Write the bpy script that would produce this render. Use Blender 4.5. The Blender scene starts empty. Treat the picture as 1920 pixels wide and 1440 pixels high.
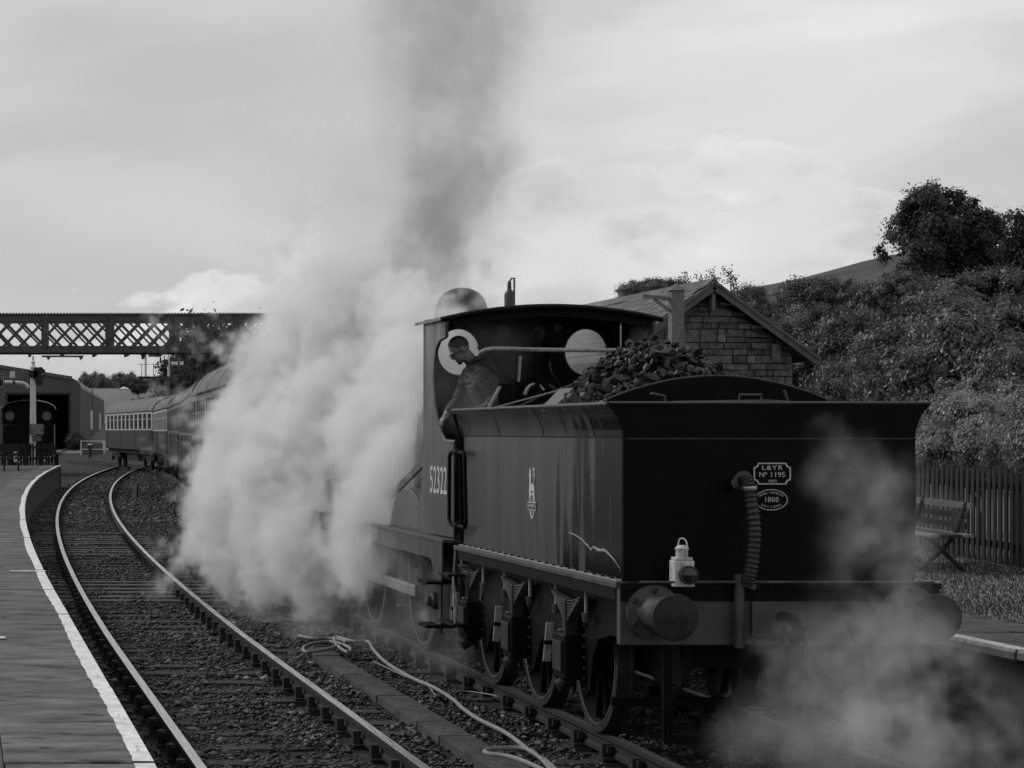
import bpy, bmesh, math, random
import numpy as np
from mathutils import Vector, Matrix, Euler
from mathutils.geometry import tessellate_polygon
R_ = math.radians
SC = bpy.context.scene
COL = SC.collection
random.seed(7); RNG = np.random.default_rng(7)

# ------------------------------------------------------------------ camera
FPX, EYE, VX, VY = 4216.0, 2.265, -70.0, 808.0
cam = bpy.data.cameras.new('camera'); camo = bpy.data.objects.new('camera', cam); COL.objects.link(camo)
cam.sensor_width = 36; cam.lens = FPX / 1920 * 36
cam.shift_x = (960 - VX) / 1920; cam.shift_y = (VY - 720) / 1920
cam.clip_start = 0.1; cam.clip_end = 5000
camo.location = (0, 0, EYE); camo.rotation_euler = (R_(90), 0, 0)
SC.camera = camo

# ------------------------------------------------------------------ sky and light
SUN_EL, SUN_AZ = 38.0, -58.0          # azimuth measured from +Y towards +X
world = bpy.data.worlds.new('World'); SC.world = world; world.use_nodes = True
wn = world.node_tree; wn.nodes.clear()
def W(t): return wn.nodes.new(t)
out = W('ShaderNodeOutputWorld'); bg = W('ShaderNodeBackground'); bg.inputs[1].default_value = 0.1
sky = W('ShaderNodeTexSky'); sky.sky_type = 'NISHITA'; sky.sun_disc = False
sky.sun_elevation = R_(SUN_EL); sky.sun_rotation = R_(SUN_AZ)
bw = W('ShaderNodeRGBToBW'); wn.links.new(sky.outputs[0], bw.inputs[0])
tc = W('ShaderNodeTexCoord')
mp = W('ShaderNodeMapping'); mp.inputs['Scale'].default_value = (1, 1, 1.9); mp.inputs['Location'].default_value = (2.6, 1.4, 0.4)
wn.links.new(tc.outputs['Generated'], mp.inputs[0])
def wnoise(scale, detail, rough, dist=0.0, vec=None):
    n = W('ShaderNodeTexNoise'); n.inputs['Scale'].default_value = scale; n.inputs['Detail'].default_value = detail
    n.inputs['Roughness'].default_value = rough; n.inputs['Distortion'].default_value = dist
    wn.links.new(vec or mp.outputs[0], n.inputs['Vector']); return n
def wramp(src, stops):
    r = W('ShaderNodeValToRGB'); e = r.color_ramp.elements
    r.color_ramp.interpolation = 'EASE'
    while len(e) < len(stops): e.new(0.5)
    for k, (p, v) in enumerate(stops): e[k].position = p; e[k].color = (v, v, v, 1)
    wn.links.new(src, r.inputs[0]); return r
mp2 = W('ShaderNodeMapping'); mp2.inputs['Scale'].default_value = (1, 1, 3.4); mp2.inputs['Location'].default_value = (2.1, 0.4, 0.3)
wn.links.new(tc.outputs['Generated'], mp2.inputs[0])
layer = wramp(wnoise(4.0, 7, 0.48, 0.3, mp2.outputs[0]).outputs[0], [(0.30, 0.52), (0.47, 0.60), (0.58, 0.71), (0.72, 0.80)])
# heaped clouds stand low over the horizon all the way round, thinning out with height under the grey layer
sep = W('ShaderNodeSeparateXYZ'); wn.links.new(tc.outputs['Generated'], sep.inputs[0])
def wmath(op, a, b):
    q = W('ShaderNodeMath'); q.operation = op
    for i, v in enumerate((a, b)):
        if isinstance(v, (int, float)): q.inputs[i].default_value = v
        else: wn.links.new(v, q.inputs[i])
    return q.outputs[0]
big = wnoise(5.5, 3, 0.5, 0.1).outputs[0]; fine = wnoise(17.0, 10, 0.55, 0.15).outputs[0]
hgt = wmath('MULTIPLY', wmath('ABSOLUTE', sep.outputs[2], 0), 3.6)
f1 = wmath('SUBTRACT', wmath('ADD', wmath('MULTIPLY', big, 1.25), wmath('ADD', wmath('MULTIPLY', wmath('ABSOLUTE', wmath('SUBTRACT', wnoise(9.0, 6, 0.5, 0.0).outputs[0], 0.5), 0), 1.3), wmath('MULTIPLY', fine, 0.25))), hgt)
puff = wramp(f1, [(0.53, 0.0), (0.58, 0.9), (1.0, 0.95)])
# bodies: bright at the crest, greyer inside
body = wmath('ADD', wmath('MULTIPLY', f1, 0.75), wmath('MULTIPLY', wnoise(12.0, 9, 0.55, 0.2).outputs[0], 0.55))
puffv = wramp(body, [(0.60, 0.82), (0.68, 0.73), (0.80, 0.58), (1.0, 0.53)])
mx = W('ShaderNodeMixRGB'); wn.links.new(puff.outputs[0], mx.inputs[0]); wn.links.new(layer.outputs[0], mx.inputs[1]); wn.links.new(puffv.outputs[0], mx.inputs[2])
gain = W('ShaderNodeMath'); gain.operation = 'MULTIPLY'; gain.inputs[1].default_value = 10.5; wn.links.new(mx.outputs[0], gain.inputs[0])
mx2 = W('ShaderNodeMixRGB'); mx2.inputs[0].default_value = 0.9
wn.links.new(bw.outputs[0], mx2.inputs[1]); wn.links.new(gain.outputs[0], mx2.inputs[2])
wn.links.new(mx2.outputs[0], bg.inputs[0]); wn.links.new(bg.outputs[0], out.inputs[0])

sl = bpy.data.lights.new('sun', 'SUN'); sl.energy = 1.7; sl.angle = R_(11); sl.color = (1, 1, 1)
so = bpy.data.objects.new('sun', sl); COL.objects.link(so)
sd = Vector((math.sin(R_(SUN_AZ)) * math.cos(R_(SUN_EL)), math.cos(R_(SUN_AZ)) * math.cos(R_(SUN_EL)), math.sin(R_(SUN_EL))))
so.rotation_euler = sd.to_track_quat('Z', 'Y').to_euler(); so.location = (0, 0, 30)

SC.view_settings.view_transform = 'Standard'; SC.view_settings.look = 'None'
SC.view_settings.exposure = 0.0; SC.view_settings.gamma = 1.0; SC.view_settings.use_curve_mapping = False
cy = SC.cycles
SC.render.engine = 'CYCLES'
cy.use_denoising = True; cy.max_bounces = 8; cy.diffuse_bounces = 3; cy.glossy_bounces = 3; cy.transparent_max_bounces = 16
cy.volume_bounces = 5; cy.volume_step_rate = 2.0; cy.volume_max_steps = 512; cy.sample_clamp_indirect = 4.0

# ------------------------------------------------------------------ materials
MATS = {}
def mat(name, base, rough=0.6, spec=0.5, metal=0.0, var=0.25, scale=6.0, bump=0.0, bscale=None, stretch=(1, 1, 1), island=0.0, trans=0.0, detail=6, spots=None, rvar=0.0, orand=0.0):
    m = bpy.data.materials.new(name); m.use_nodes = True; nt = m.node_tree; N = nt.nodes; L = nt.links
    p = N['Principled BSDF']
    p.inputs['Roughness'].default_value = rough; p.inputs['Metallic'].default_value = metal
    p.inputs['Specular IOR Level'].default_value = spec
    t = N.new('ShaderNodeTexCoord'); mpn = N.new('ShaderNodeMapping'); mpn.inputs['Scale'].default_value = stretch
    L.new(t.outputs['Object'], mpn.inputs[0])
    n = N.new('ShaderNodeTexNoise'); n.inputs['Scale'].default_value = scale; n.inputs['Detail'].default_value = detail; n.inputs['Roughness'].default_value = 0.6
    L.new(mpn.outputs[0], n.inputs['Vector'])
    r = N.new('ShaderNodeMapRange'); r.inputs[1].default_value = 0.3; r.inputs[2].default_value = 0.7
    r.inputs[3].default_value = base * (1 - var); r.inputs[4].default_value = base * (1 + var)
    L.new(n.outputs[0], r.inputs[0]); val = r.outputs[0]
    if island:
        g = N.new('ShaderNodeNewGeometry'); q = N.new('ShaderNodeMapRange'); q.inputs[3].default_value = 1 - island; q.inputs[4].default_value = 1 + island
        src = g.outputs['Random Per Island']
        if island > 1:        # a few pale pieces among many dark ones
            pw = N.new('ShaderNodeMath'); pw.operation = 'POWER'; pw.inputs[1].default_value = 5.0; L.new(src, pw.inputs[0]); src = pw.outputs[0]; q.inputs[3].default_value = 0.45; q.inputs[4].default_value = island
        L.new(src, q.inputs[0]); mm = N.new('ShaderNodeMath'); mm.operation = 'MULTIPLY'
        L.new(val, mm.inputs[0]); L.new(q.outputs[0], mm.inputs[1]); val = mm.outputs[0]
    if orand:
        g = N.new('ShaderNodeObjectInfo'); q = N.new('ShaderNodeMapRange'); q.inputs[3].default_value = 1 - orand; q.inputs[4].default_value = 1 + orand
        L.new(g.outputs['Random'], q.inputs[0]); mm = N.new('ShaderNodeMath'); mm.operation = 'MULTIPLY'
        L.new(val, mm.inputs[0]); L.new(q.outputs[0], mm.inputs[1]); val = mm.outputs[0]
    if spots:
        sv, sscale, thr = spots
        n2 = N.new('ShaderNodeTexNoise'); n2.inputs['Scale'].default_value = sscale; n2.inputs['Detail'].default_value = 5; L.new(mpn.outputs[0], n2.inputs['Vector'])
        q = N.new('ShaderNodeMapRange'); q.inputs[1].default_value = thr; q.inputs[2].default_value = thr + 0.06; L.new(n2.outputs[0], q.inputs[0])
        mxn = N.new('ShaderNodeMix'); L.new(q.outputs[0], mxn.inputs[0]); L.new(val, mxn.inputs[2]); mxn.inputs[3].default_value = sv; val = mxn.outputs[0]
    cc = N.new('ShaderNodeCombineColor'); [L.new(val, cc.inputs[k]) for k in range(3)]
    L.new(cc.outputs[0], p.inputs['Base Color'])
    if rvar:
        q = N.new('ShaderNodeMapRange'); q.inputs[1].default_value = 0.3; q.inputs[2].default_value = 0.7
        q.inputs[3].default_value = max(0.03, rough - rvar); q.inputs[4].default_value = min(1, rough + rvar); L.new(n.outputs[0], q.inputs[0]); L.new(q.outputs[0], p.inputs['Roughness'])
    if bump:
        n3 = N.new('ShaderNodeTexNoise'); n3.inputs['Scale'].default_value = bscale or scale * 4; n3.inputs['Detail'].default_value = 6
        L.new(mpn.outputs[0], n3.inputs['Vector'])
        b = N.new('ShaderNodeBump'); b.inputs['Strength'].default_value = bump; b.inputs['Distance'].default_value = 0.06 if name == 'sandstone' else 0.02
        L.new(n3.outputs[0], b.inputs['Height']); L.new(b.outputs[0], p.inputs['Normal'])
    if trans:
        o = N['Material Output']; tr = N.new('ShaderNodeBsdfTranslucent'); L.new(cc.outputs[0], tr.inputs[0])
        ms = N.new('ShaderNodeMixShader'); ms.inputs[0].default_value = trans
        L.new(p.outputs[0], ms.inputs[1]); L.new(tr.outputs[0], ms.inputs[2]); L.new(ms.outputs[0], o.inputs[0])
    MATS[name] = m; return m
def glass_mat(name, tint=0.9, t=0.85, rough=0.03):
    m = bpy.data.materials.new(name); m.use_nodes = True; nt = m.node_tree; N = nt.nodes; L = nt.links
    p = N['Principled BSDF']; p.inputs['Base Color'].default_value = (0.02, 0.02, 0.02, 1); p.inputs['Roughness'].default_value = rough
    tr = N.new('ShaderNodeBsdfTransparent'); tr.inputs[0].default_value = (tint, tint, tint, 1)
    ms = N.new('ShaderNodeMixShader'); ms.inputs[0].default_value = t
    L.new(p.outputs[0], ms.inputs[1]); L.new(tr.outputs[0], ms.inputs[2]); L.new(ms.outputs[0], N['Material Output'].inputs[0])
    MATS[name] = m; return m
mat('ground', 0.019, 0.95, 0.2, var=0.75, scale=1.6, bump=1.0, bscale=14, spots=(0.075, 9, 0.62), detail=10)
mat('field', 0.13, 0.95, 0.2, var=0.35, scale=0.05)
mat('stone', 0.027, 0.6, 0.5, var=0.55, scale=2.2, island=5.0)
mat('sleeper', 0.03, 0.85, 0.3, var=0.6, scale=4, stretch=(1, 14, 14), bump=0.5, bscale=10, spots=(0.11, 3, 0.6))
mat('sleeper_pale', 0.09, 0.85, 0.3, var=0.6, scale=4, stretch=(1, 14, 14), bump=0.5, bscale=10)
mat('rail_rust', 0.016, 0.8, 0.3, var=0.4, scale=20)
mat('rail_top', 0.52, 0.28, 0.5, metal=1.0, var=0.4, scale=6, stretch=(14, 0.25, 1), rvar=0.1)
mat('rail_dull', 0.05, 0.65, 0.3, metal=0.0, var=0.4, scale=6, stretch=(14, 0.25, 1))
mat('chair_iron', 0.012, 0.8, 0.4, var=0.4, scale=20)
mat('slab', 0.085, 0.8, 0.3, var=0.75, scale=3.2, stretch=(0.8, 1.5, 1), bump=0.8, bscale=12, spots=(0.018, 5, 0.62), orand=0.14, detail=10)
mat('tarmac', 0.065, 0.9, 0.3, var=0.35, scale=4, bump=0.5, bscale=60)
mat('lid', 0.055, 0.9, 0.25, var=0.5, scale=5, bump=0.4, bscale=40, spots=(0.025, 12, 0.58), orand=0.15)
mat('white_paint', 0.62, 0.7, 0.4, var=0.25, scale=9, bump=0.3, bscale=30, spots=(0.14, 26, 0.64))
mat('old_stone', 0.11, 0.9, 0.3, var=0.5, scale=2.5, bump=0.6, bscale=18)
mat('black_side', 0.028, 0.36, 0.5, var=0.6, scale=3.2, stretch=(1, 1, 0.13), rvar=0.2, bump=0.03, bscale=2, spots=(0.006, 2.6, 0.55), detail=9)
def streaked_side(name):
    # painted tank side: paler, rougher towards the cab; darker, smoother streaks towards the rear
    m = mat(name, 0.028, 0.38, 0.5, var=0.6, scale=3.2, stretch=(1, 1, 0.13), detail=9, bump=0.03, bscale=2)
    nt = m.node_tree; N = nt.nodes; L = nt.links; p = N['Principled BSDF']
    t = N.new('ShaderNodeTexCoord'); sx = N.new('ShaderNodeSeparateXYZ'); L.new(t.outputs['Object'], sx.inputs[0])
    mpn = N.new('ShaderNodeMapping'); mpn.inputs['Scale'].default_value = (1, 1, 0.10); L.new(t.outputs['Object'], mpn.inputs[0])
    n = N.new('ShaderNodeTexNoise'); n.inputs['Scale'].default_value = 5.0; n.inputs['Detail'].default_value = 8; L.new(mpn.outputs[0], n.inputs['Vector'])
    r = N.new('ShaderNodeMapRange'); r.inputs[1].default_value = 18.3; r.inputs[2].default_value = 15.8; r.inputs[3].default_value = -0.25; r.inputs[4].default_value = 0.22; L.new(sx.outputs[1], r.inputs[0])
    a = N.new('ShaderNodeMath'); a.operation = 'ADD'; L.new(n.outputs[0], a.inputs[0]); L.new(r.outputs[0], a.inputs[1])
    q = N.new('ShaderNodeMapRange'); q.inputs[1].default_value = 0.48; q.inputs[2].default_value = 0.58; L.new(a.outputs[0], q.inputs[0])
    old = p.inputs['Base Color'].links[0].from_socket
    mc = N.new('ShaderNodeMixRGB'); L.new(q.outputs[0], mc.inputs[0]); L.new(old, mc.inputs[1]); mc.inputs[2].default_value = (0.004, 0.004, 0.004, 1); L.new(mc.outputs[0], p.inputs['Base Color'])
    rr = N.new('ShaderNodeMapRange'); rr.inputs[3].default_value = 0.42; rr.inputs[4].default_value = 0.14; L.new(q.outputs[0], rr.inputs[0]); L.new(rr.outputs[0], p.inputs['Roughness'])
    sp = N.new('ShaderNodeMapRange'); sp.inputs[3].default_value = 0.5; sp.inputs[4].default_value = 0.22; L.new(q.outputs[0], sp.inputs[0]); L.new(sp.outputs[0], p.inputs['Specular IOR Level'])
streaked_side('tank_side')
mat('black_matt', 0.004, 0.6, 0.08, var=0.5, scale=2.5, rvar=0.12)
mat('black_top', 0.016, 0.3, 0.5, var=0.4, scale=3, rvar=0.12)
mat('black_frame', 0.0032, 0.55, 0.10, var=0.6, scale=8, bump=0.2, bscale=40)
mat('beam', 0.052, 0.55, 0.35, var=0.35, scale=3, rvar=0.15)
mat('grime', 0.015, 0.65, 0.3, var=0.5, scale=10, bump=0.3)
mat('iron_grey', 0.042, 0.5, 0.4, var=0.5, scale=7, rvar=0.15)
mat('steel', 0.35, 0.35, 0.5, metal=0.9, var=0.35, scale=14)
mat('bare_grey', 0.22, 0.6, 0.4, var=0.35, scale=20)
mat('spring', 0.05, 0.45, 0.6, var=0.3, scale=30)
mat('lettering', 0.45, 0.6, 0.3, var=0.1, scale=10)
mat('brass', 0.42, 0.4, 0.5, var=0.15, scale=20)
mat('lamp_white', 0.42, 0.55, 0.4, var=0.35, scale=14, spots=(0.07, 20, 0.6), bump=0.2, bscale=40)
mat('lens', 0.012, 0.08, 0.6, var=0.1)
mat('coal', 0.003, 0.36, 0.26, var=0.5, scale=16, bump=0.6, bscale=30)
mat('rubber', 0.016, 0.5, 0.5, var=0.3, scale=20)
mat('wood_dark', 0.017, 0.8, 0.3, var=0.4, scale=6, stretch=(6, 6, 1))
mat('wood_light', 0.16, 0.7, 0.4, var=0.3, scale=8)
mat('wood_post', 0.13, 0.85, 0.3, var=0.35, scale=8, stretch=(5, 5, 0.6))
mat('hose', 0.19, 0.55, 0.4, var=0.25, scale=12)
mat('coach_low', 0.013, 0.5, 0.2, var=0.25, scale=1.5)
mat('coach_cream', 0.33, 0.45, 0.5, var=0.18, scale=1.5, spots=(0.2, 4, 0.68))
mat('coach_mid', 0.085, 0.45, 0.5, var=0.25, scale=1.5)
mat('coach_roof', 0.08, 0.65, 0.4, var=0.35, scale=1.2)
mat('window_dark', 0.012, 0.1, 0.6, var=0.2)
mat('underframe', 0.007, 0.8, 0.2, var=0.4, scale=6)
mat('bridge_paint', 0.055, 0.6, 0.4, var=0.35, scale=3, spots=(0.02, 6, 0.6))
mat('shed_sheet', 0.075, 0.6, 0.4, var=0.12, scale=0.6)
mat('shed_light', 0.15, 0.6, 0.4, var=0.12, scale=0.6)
mat('shed_inside', 0.004, 0.9, 0.1)
mat('signal_white', 0.55, 0.6, 0.4, var=0.12, scale=4)
mat('signal_grey', 0.09, 0.6, 0.4, var=0.15)
mat('signal_black', 0.012, 0.5, 0.4)
mat('sign_grey', 0.10, 0.6, 0.4)
mat('sandstone', 0.095, 0.9, 0.2, var=0.6, scale=5, bump=1.0, bscale=9, orand=0.4)
mat('mortar', 0.05, 0.95, 0.2, var=0.3, scale=10)
mat('slate', 0.07, 0.7, 0.4, var=0.35, scale=3, bump=0.2, bscale=12, orand=0.3)
mat('barge', 0.085, 0.75, 0.4, var=0.3, scale=5)
mat('leaf', 0.085, 0.45, 0.5, var=0.4, scale=0.9, island=0.25, trans=0.25)
mat('leaf_pale', 0.25, 0.45, 0.5, var=0.4, scale=1.2, island=0.25, trans=0.3)
mat('leaf_dark', 0.034, 0.6, 0.4, var=0.25, scale=0.8, island=0.5, trans=0.2)
mat('far_leaf', 0.16, 0.8, 0.3, var=0.25, scale=0.3, island=0.5, trans=0.2)
mat('bark', 0.04, 0.9, 0.2, var=0.4, scale=8)
mat('grass', 0.05, 0.8, 0.3, var=0.4, scale=2, island=0.5, trans=0.2)
mat('hill', 0.06, 0.95, 0.2, var=0.35, scale=0.03, spots=(0.045, 0.08, 0.58))
mat('jacket', 0.03, 0.7, 0.3, var=0.3, scale=9)
mat('trousers', 0.018, 0.85, 0.2, var=0.3, scale=9)
mat('skin', 0.13, 0.55, 0.4, var=0.1, scale=10)
mat('hair', 0.035, 0.7, 0.3, var=0.4, scale=60)
glass_mat('pane_glass', 0.93, 0.9)
M = MATS

# ------------------------------------------------------------------ mesh helpers
def frame_of(d):
    d = Vector(d).normalized(); up = Vector((0, 0, 1)) if abs(d.z) < 0.95 else Vector((0, 1, 0))
    a = d.cross(up).normalized(); b = a.cross(d).normalized(); return d, a, b
class MB:
    def __init__(s): s.v = []; s.f = []
    def add(s, vs, fs):
        o = len(s.v); s.v += [tuple(p) for p in vs]; s.f += [tuple(i + o for i in f) for f in fs]; return s
    def box(s, x0, x1, y0, y1, z0, z1):
        return s.add([(x, y, z) for x in (x0, x1) for y in (y0, y1) for z in (z0, z1)],
                     [(0, 1, 3, 2), (4, 6, 7, 5), (0, 4, 5, 1), (2, 3, 7, 6), (0, 2, 6, 4), (1, 5, 7, 3)])
    def bar(s, p, q, w, h, up=None):
        p = Vector(p); q = Vector(q); d, a, b = frame_of(q - p)
        if up is not None:
            a = d.cross(Vector(up)).normalized(); b = a.cross(d).normalized()
        vs = [e + a * (i * w / 2) + b * (j * h / 2) for e in (p, q) for i in (-1, 1) for j in (-1, 1)]
        return s.add(vs, [(0, 1, 3, 2), (4, 6, 7, 5), (0, 4, 5, 1), (2, 3, 7, 6), (0, 2, 6, 4), (1, 5, 7, 3)])
    def cyl(s, p, q, r, r2=None, n=16):
        p = Vector(p); q = Vector(q); d, a, b = frame_of(q - p); r2 = r if r2 is None else r2
        vs = []
        for e, rr in ((p, r), (q, r2)):
            vs += [e + (a * math.cos(2 * math.pi * k / n) + b * math.sin(2 * math.pi * k / n)) * rr for k in range(n)]
        fs = [(k, (k + 1) % n, n + (k + 1) % n, n + k) for k in range(n)] + [tuple(range(n - 1, -1, -1)), tuple(range(n, 2 * n))]
        return s.add(vs, fs)
    def lathe(s, prof, base, axis, n=24, cap=True):
        base = Vector(base); d, a, b = frame_of(axis); vs = []
        for r, h in prof:
            vs += [base + d * h + (a * math.cos(2 * math.pi * k / n) + b * math.sin(2 * math.pi * k / n)) * max(r, 1e-4) for k in range(n)]
        fs = []
        for i in range(len(prof) - 1):
            fs += [(i * n + k, i * n + (k + 1) % n, (i + 1) * n + (k + 1) % n, (i + 1) * n + k) for k in range(n)]
        if cap: fs += [tuple(range(n - 1, -1, -1)), tuple(range((len(prof) - 1) * n, len(prof) * n))]
        return s.add(vs, fs)
    def tube(s, pts, r, n=8, closed=False, caps=True):
        pts = [Vector(p) for p in pts]; m = len(pts); vs = []
        rr = r if isinstance(r, (list, tuple)) else [r] * m
        pa = None
        for i, p in enumerate(pts):
            if closed: t = pts[(i + 1) % m] - pts[i - 1]
            else: t = pts[min(i + 1, m - 1)] - pts[max(i - 1, 0)]
            d, a, b = frame_of(t)
            if pa is not None:
                a = (pa - d * pa.dot(d)).normalized(); b = a.cross(d).normalized()
            pa = a
            vs += [p + (a * math.cos(2 * math.pi * k / n) + b * math.sin(2 * math.pi * k / n)) * rr[i] for k in range(n)]
        fs = []
        for i in range(m if closed else m - 1):
            j = (i + 1) % m
            fs += [(i * n + k, i * n + (k + 1) % n, j * n + (k + 1) % n, j * n + k) for k in range(n)]
        if not closed and caps: fs += [tuple(range(n - 1, -1, -1)), tuple(range((m - 1) * n, m * n))]
        return s.add(vs, fs)
    def poly(s, outer, plane, c0, c1, holes=()):
        loops = [list(outer)] + [list(h) for h in holes]
        flat = [p for l in loops for p in l]
        tris = tessellate_polygon([[Vector((p[0], p[1], 0)) for p in l] for l in loops])
        def mk(p, c):
            if plane == 'yz': return (c, p[0], p[1])
            if plane == 'xz': return (p[0], c, p[1])
            return (p[0], p[1], c)
        n = len(flat)
        vs = [mk(p, c0) for p in flat] + [mk(p, c1) for p in flat]
        fs = [tuple(t) for t in tris] + [tuple(i + n for i in reversed(t)) for t in tris]
        o = 0
        for l in loops:
            k = len(l); fs += [(o + i, o + (i + 1) % k, n + o + (i + 1) % k, n + o + i) for i in range(k)]; o += k
        return s.add(vs, fs)
    def sheet(s, rows):            # rows of equal-length point lists
        nr, nc = len(rows), len(rows[0]); vs = [p for r in rows for p in r]
        return s.add(vs, [(i * nc + j, i * nc + j + 1, (i + 1) * nc + j + 1, (i + 1) * nc + j) for i in range(nr - 1) for j in range(nc - 1)])
    def mesh(s, name, m=None, smooth=False, recalc=True):
        me = bpy.data.meshes.new(name); me.from_pydata(s.v, [], s.f)
        if recalc:
            b = bmesh.new(); b.from_mesh(me); bmesh.ops.recalc_face_normals(b, faces=b.faces); b.to_mesh(me); b.free()
        for mm in (m if isinstance(m, (list, tuple)) else [m]):
            if mm: me.materials.append(MATS[mm])
        if smooth:
            me.polygons.foreach_set('use_smooth', [True] * len(me.polygons)); me.set_sharp_from_angle(angle=R_(35))
        return me
    def build(s, name, m=None, parent=None, smooth=False, bevel=0.0, recalc=True):
        o = obj(name, s.mesh(name, m, smooth, recalc), parent)
        if bevel:
            bv = o.modifiers.new('bevel', 'BEVEL'); bv.width = bevel; bv.segments = 2; bv.limit_method = 'ANGLE'; bv.angle_limit = R_(40)
        return o
def world_loc(o):
    l = Vector(o.location)
    return l
def obj(name, me, parent=None):
    o = bpy.data.objects.new(name, me); COL.objects.link(o)
    if parent is not None:
        o.parent = parent
        if parent.type == 'EMPTY': o.matrix_parent_inverse = Matrix.Translation(-Vector(parent.location))
    return o
def tag(o, label=None, cat=None, group=None, kind=None):
    if label: o['label'] = label
    if cat: o['category'] = cat
    if group: o['group'] = group
    if kind: o['kind'] = kind
    return o
def thing(name, label, cat, loc=(0, 0, 0), group=None):
    o = bpy.data.objects.new(name, None); o.empty_display_size = 0.2; o.location = loc; COL.objects.link(o)
    return tag(o, label, cat, group)
def copy_tree(o, parent=None):
    c = o.copy(); COL.objects.link(c)
    if parent is not None: c.parent = parent
    for ch in list(o.children): copy_tree(ch, c)
    return c
def text_mesh(body, size, font_scale=(1, 1), depth=0.002, align='CENTER', space=1.0):
    c = bpy.data.curves.new('lettering', 'FONT'); c.body = body; c.size = size; c.extrude = depth; c.align_x = align; c.align_y = 'CENTER'
    c.space_character = space; c.resolution_u = 3
    o = bpy.data.objects.new('lettering', c); COL.objects.link(o)
    me = bpy.data.meshes.new_from_object(o.evaluated_get(bpy.context.evaluated_depsgraph_get()))
    COL.objects.unlink(o); bpy.data.objects.remove(o)
    me.transform(Matrix.Diagonal((font_scale[0], font_scale[1], 1, 1)))
    return me
def text_obj(name, body, size, loc, facing, m, parent, sc=(1, 1), depth=0.002, space=1.0, roll=0.0):
    """facing: '-y' (towards the camera) or '-x' (towards the left)"""
    me = text_mesh(body, size, sc, depth, space=space)
    rot = {'-y': Matrix(((1, 0, 0), (0, 0, -1), (0, 1, 0))), '-x': Matrix(((0, 0, -1), (-1, 0, 0), (0, 1, 0)))}[facing]
    me.transform(Matrix.Translation(loc) @ rot.to_4x4() @ Matrix.Rotation(roll, 4, 'Z'))
    me.materials.clear(); me.materials.append(MATS[m])
    return obj(name, me, parent)
def circle(cx, cy, r, n=32, r2=None):
    r2 = r if r2 is None else r2
    return [(cx + r * math.cos(2 * math.pi * k / n), cy + r2 * math.sin(2 * math.pi * k / n)) for k in range(n)]
def rise(y): return 0.0026 * max(0.0, y - 25)
def catmull(pts, y):
    for i in range(len(pts) - 1):
        if pts[i][0] <= y <= pts[i + 1][0] or i == len(pts) - 2:
            p0 = pts[max(i - 1, 0)]; p1 = pts[i]; p2 = pts[i + 1]; p3 = pts[min(i + 2, len(pts) - 1)]
            h = p2[0] - p1[0]; t = (y - p1[0]) / h
            m1 = (p2[1] - p0[1]) / (p2[0] - p0[0]) * h; m2 = (p3[1] - p1[1]) / (p3[0] - p1[0]) * h
            return (2*t**3 - 3*t*t + 1) * p1[1] + (t**3 - 2*t*t + t) * m1 + (-2*t**3 + 3*t*t) * p2[1] + (t**3 - t*t) * m2
XC = 5.58
LOCO_PTS = [(-40, XC), (0, XC), (30, XC), (40, 5.9), (50, 6.5), (62, 7.45), (76, 8.6), (91, 9.65), (105, 10.55), (115, 10.8), (124, 10.35), (133, 9.5), (150, 7.6), (180, 4.0)]
def loco_x(y): return XC if y < 30 else catmull(LOCO_PTS, y)
def left_x(y): return 2.36 + max(0.0, y - 22) ** 2 / 1550
# ================================================================== ground, tracks, platforms
def arr_mesh(name, v, f, mats, smooth=False):
    me = bpy.data.meshes.new(name); v = np.asarray(v, dtype=np.float32); f = np.asarray(f, dtype=np.int32)
    me.vertices.add(len(v)); me.vertices.foreach_set('co', v.ravel())
    k = f.shape[1]; me.loops.add(f.size); me.loops.foreach_set('vertex_index', f.ravel())
    me.polygons.add(len(f)); me.polygons.foreach_set('loop_start', np.arange(0, f.size, k, dtype=np.int32))
    me.update(calc_edges=True); me.validate()
    for m in mats: me.materials.append(MATS[m])
    if smooth: me.polygons.foreach_set('use_smooth', [True] * len(f))
    return me
def ground_z(x, y):
    z = rise(min(y, 400)) - 0.2
    if x > 12.6 and y > 8:
        z += min(1.0, (x - 12.6) / 1.2) * 0.9 + max(0.0, min(x - 16, 30)) * 0.16 * min(1, max(0, (y - 8) / 15))
    if y > 230: z += (y - 230) * 0.012 * min(1.0, (y - 230) / 100)
    return z + 0.02 * math.sin(x * 1.7 + y * 0.9)
xs = [-2500, -1200, -600, -300, -150, -80, -40, -20, -10] + [-5 + k for k in range(0, 52)] + [50, 60, 75, 100, 150, 250, 400, 800, 1500, 2500]
ys = [-60, -30, -10] + list(range(0, 60, 2)) + list(range(60, 240, 8)) + [240, 260, 300, 360, 450, 600, 900, 1400, 2500, 4000]
g = MB().sheet([[(x, y, ground_z(x, y)) for x in xs] for y in ys])
gm = g.mesh('ground', ['ground', 'field'], True)
for p in gm.polygons:
    c = p.center
    p.material_index = 1 if (c.y > 200 or c.x < -20 or c.x > 13) else 0
if gm.polygons[0].normal.z < 0: gm.flip_normals()
tag(obj('ground', gm), kind='structure')

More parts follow.
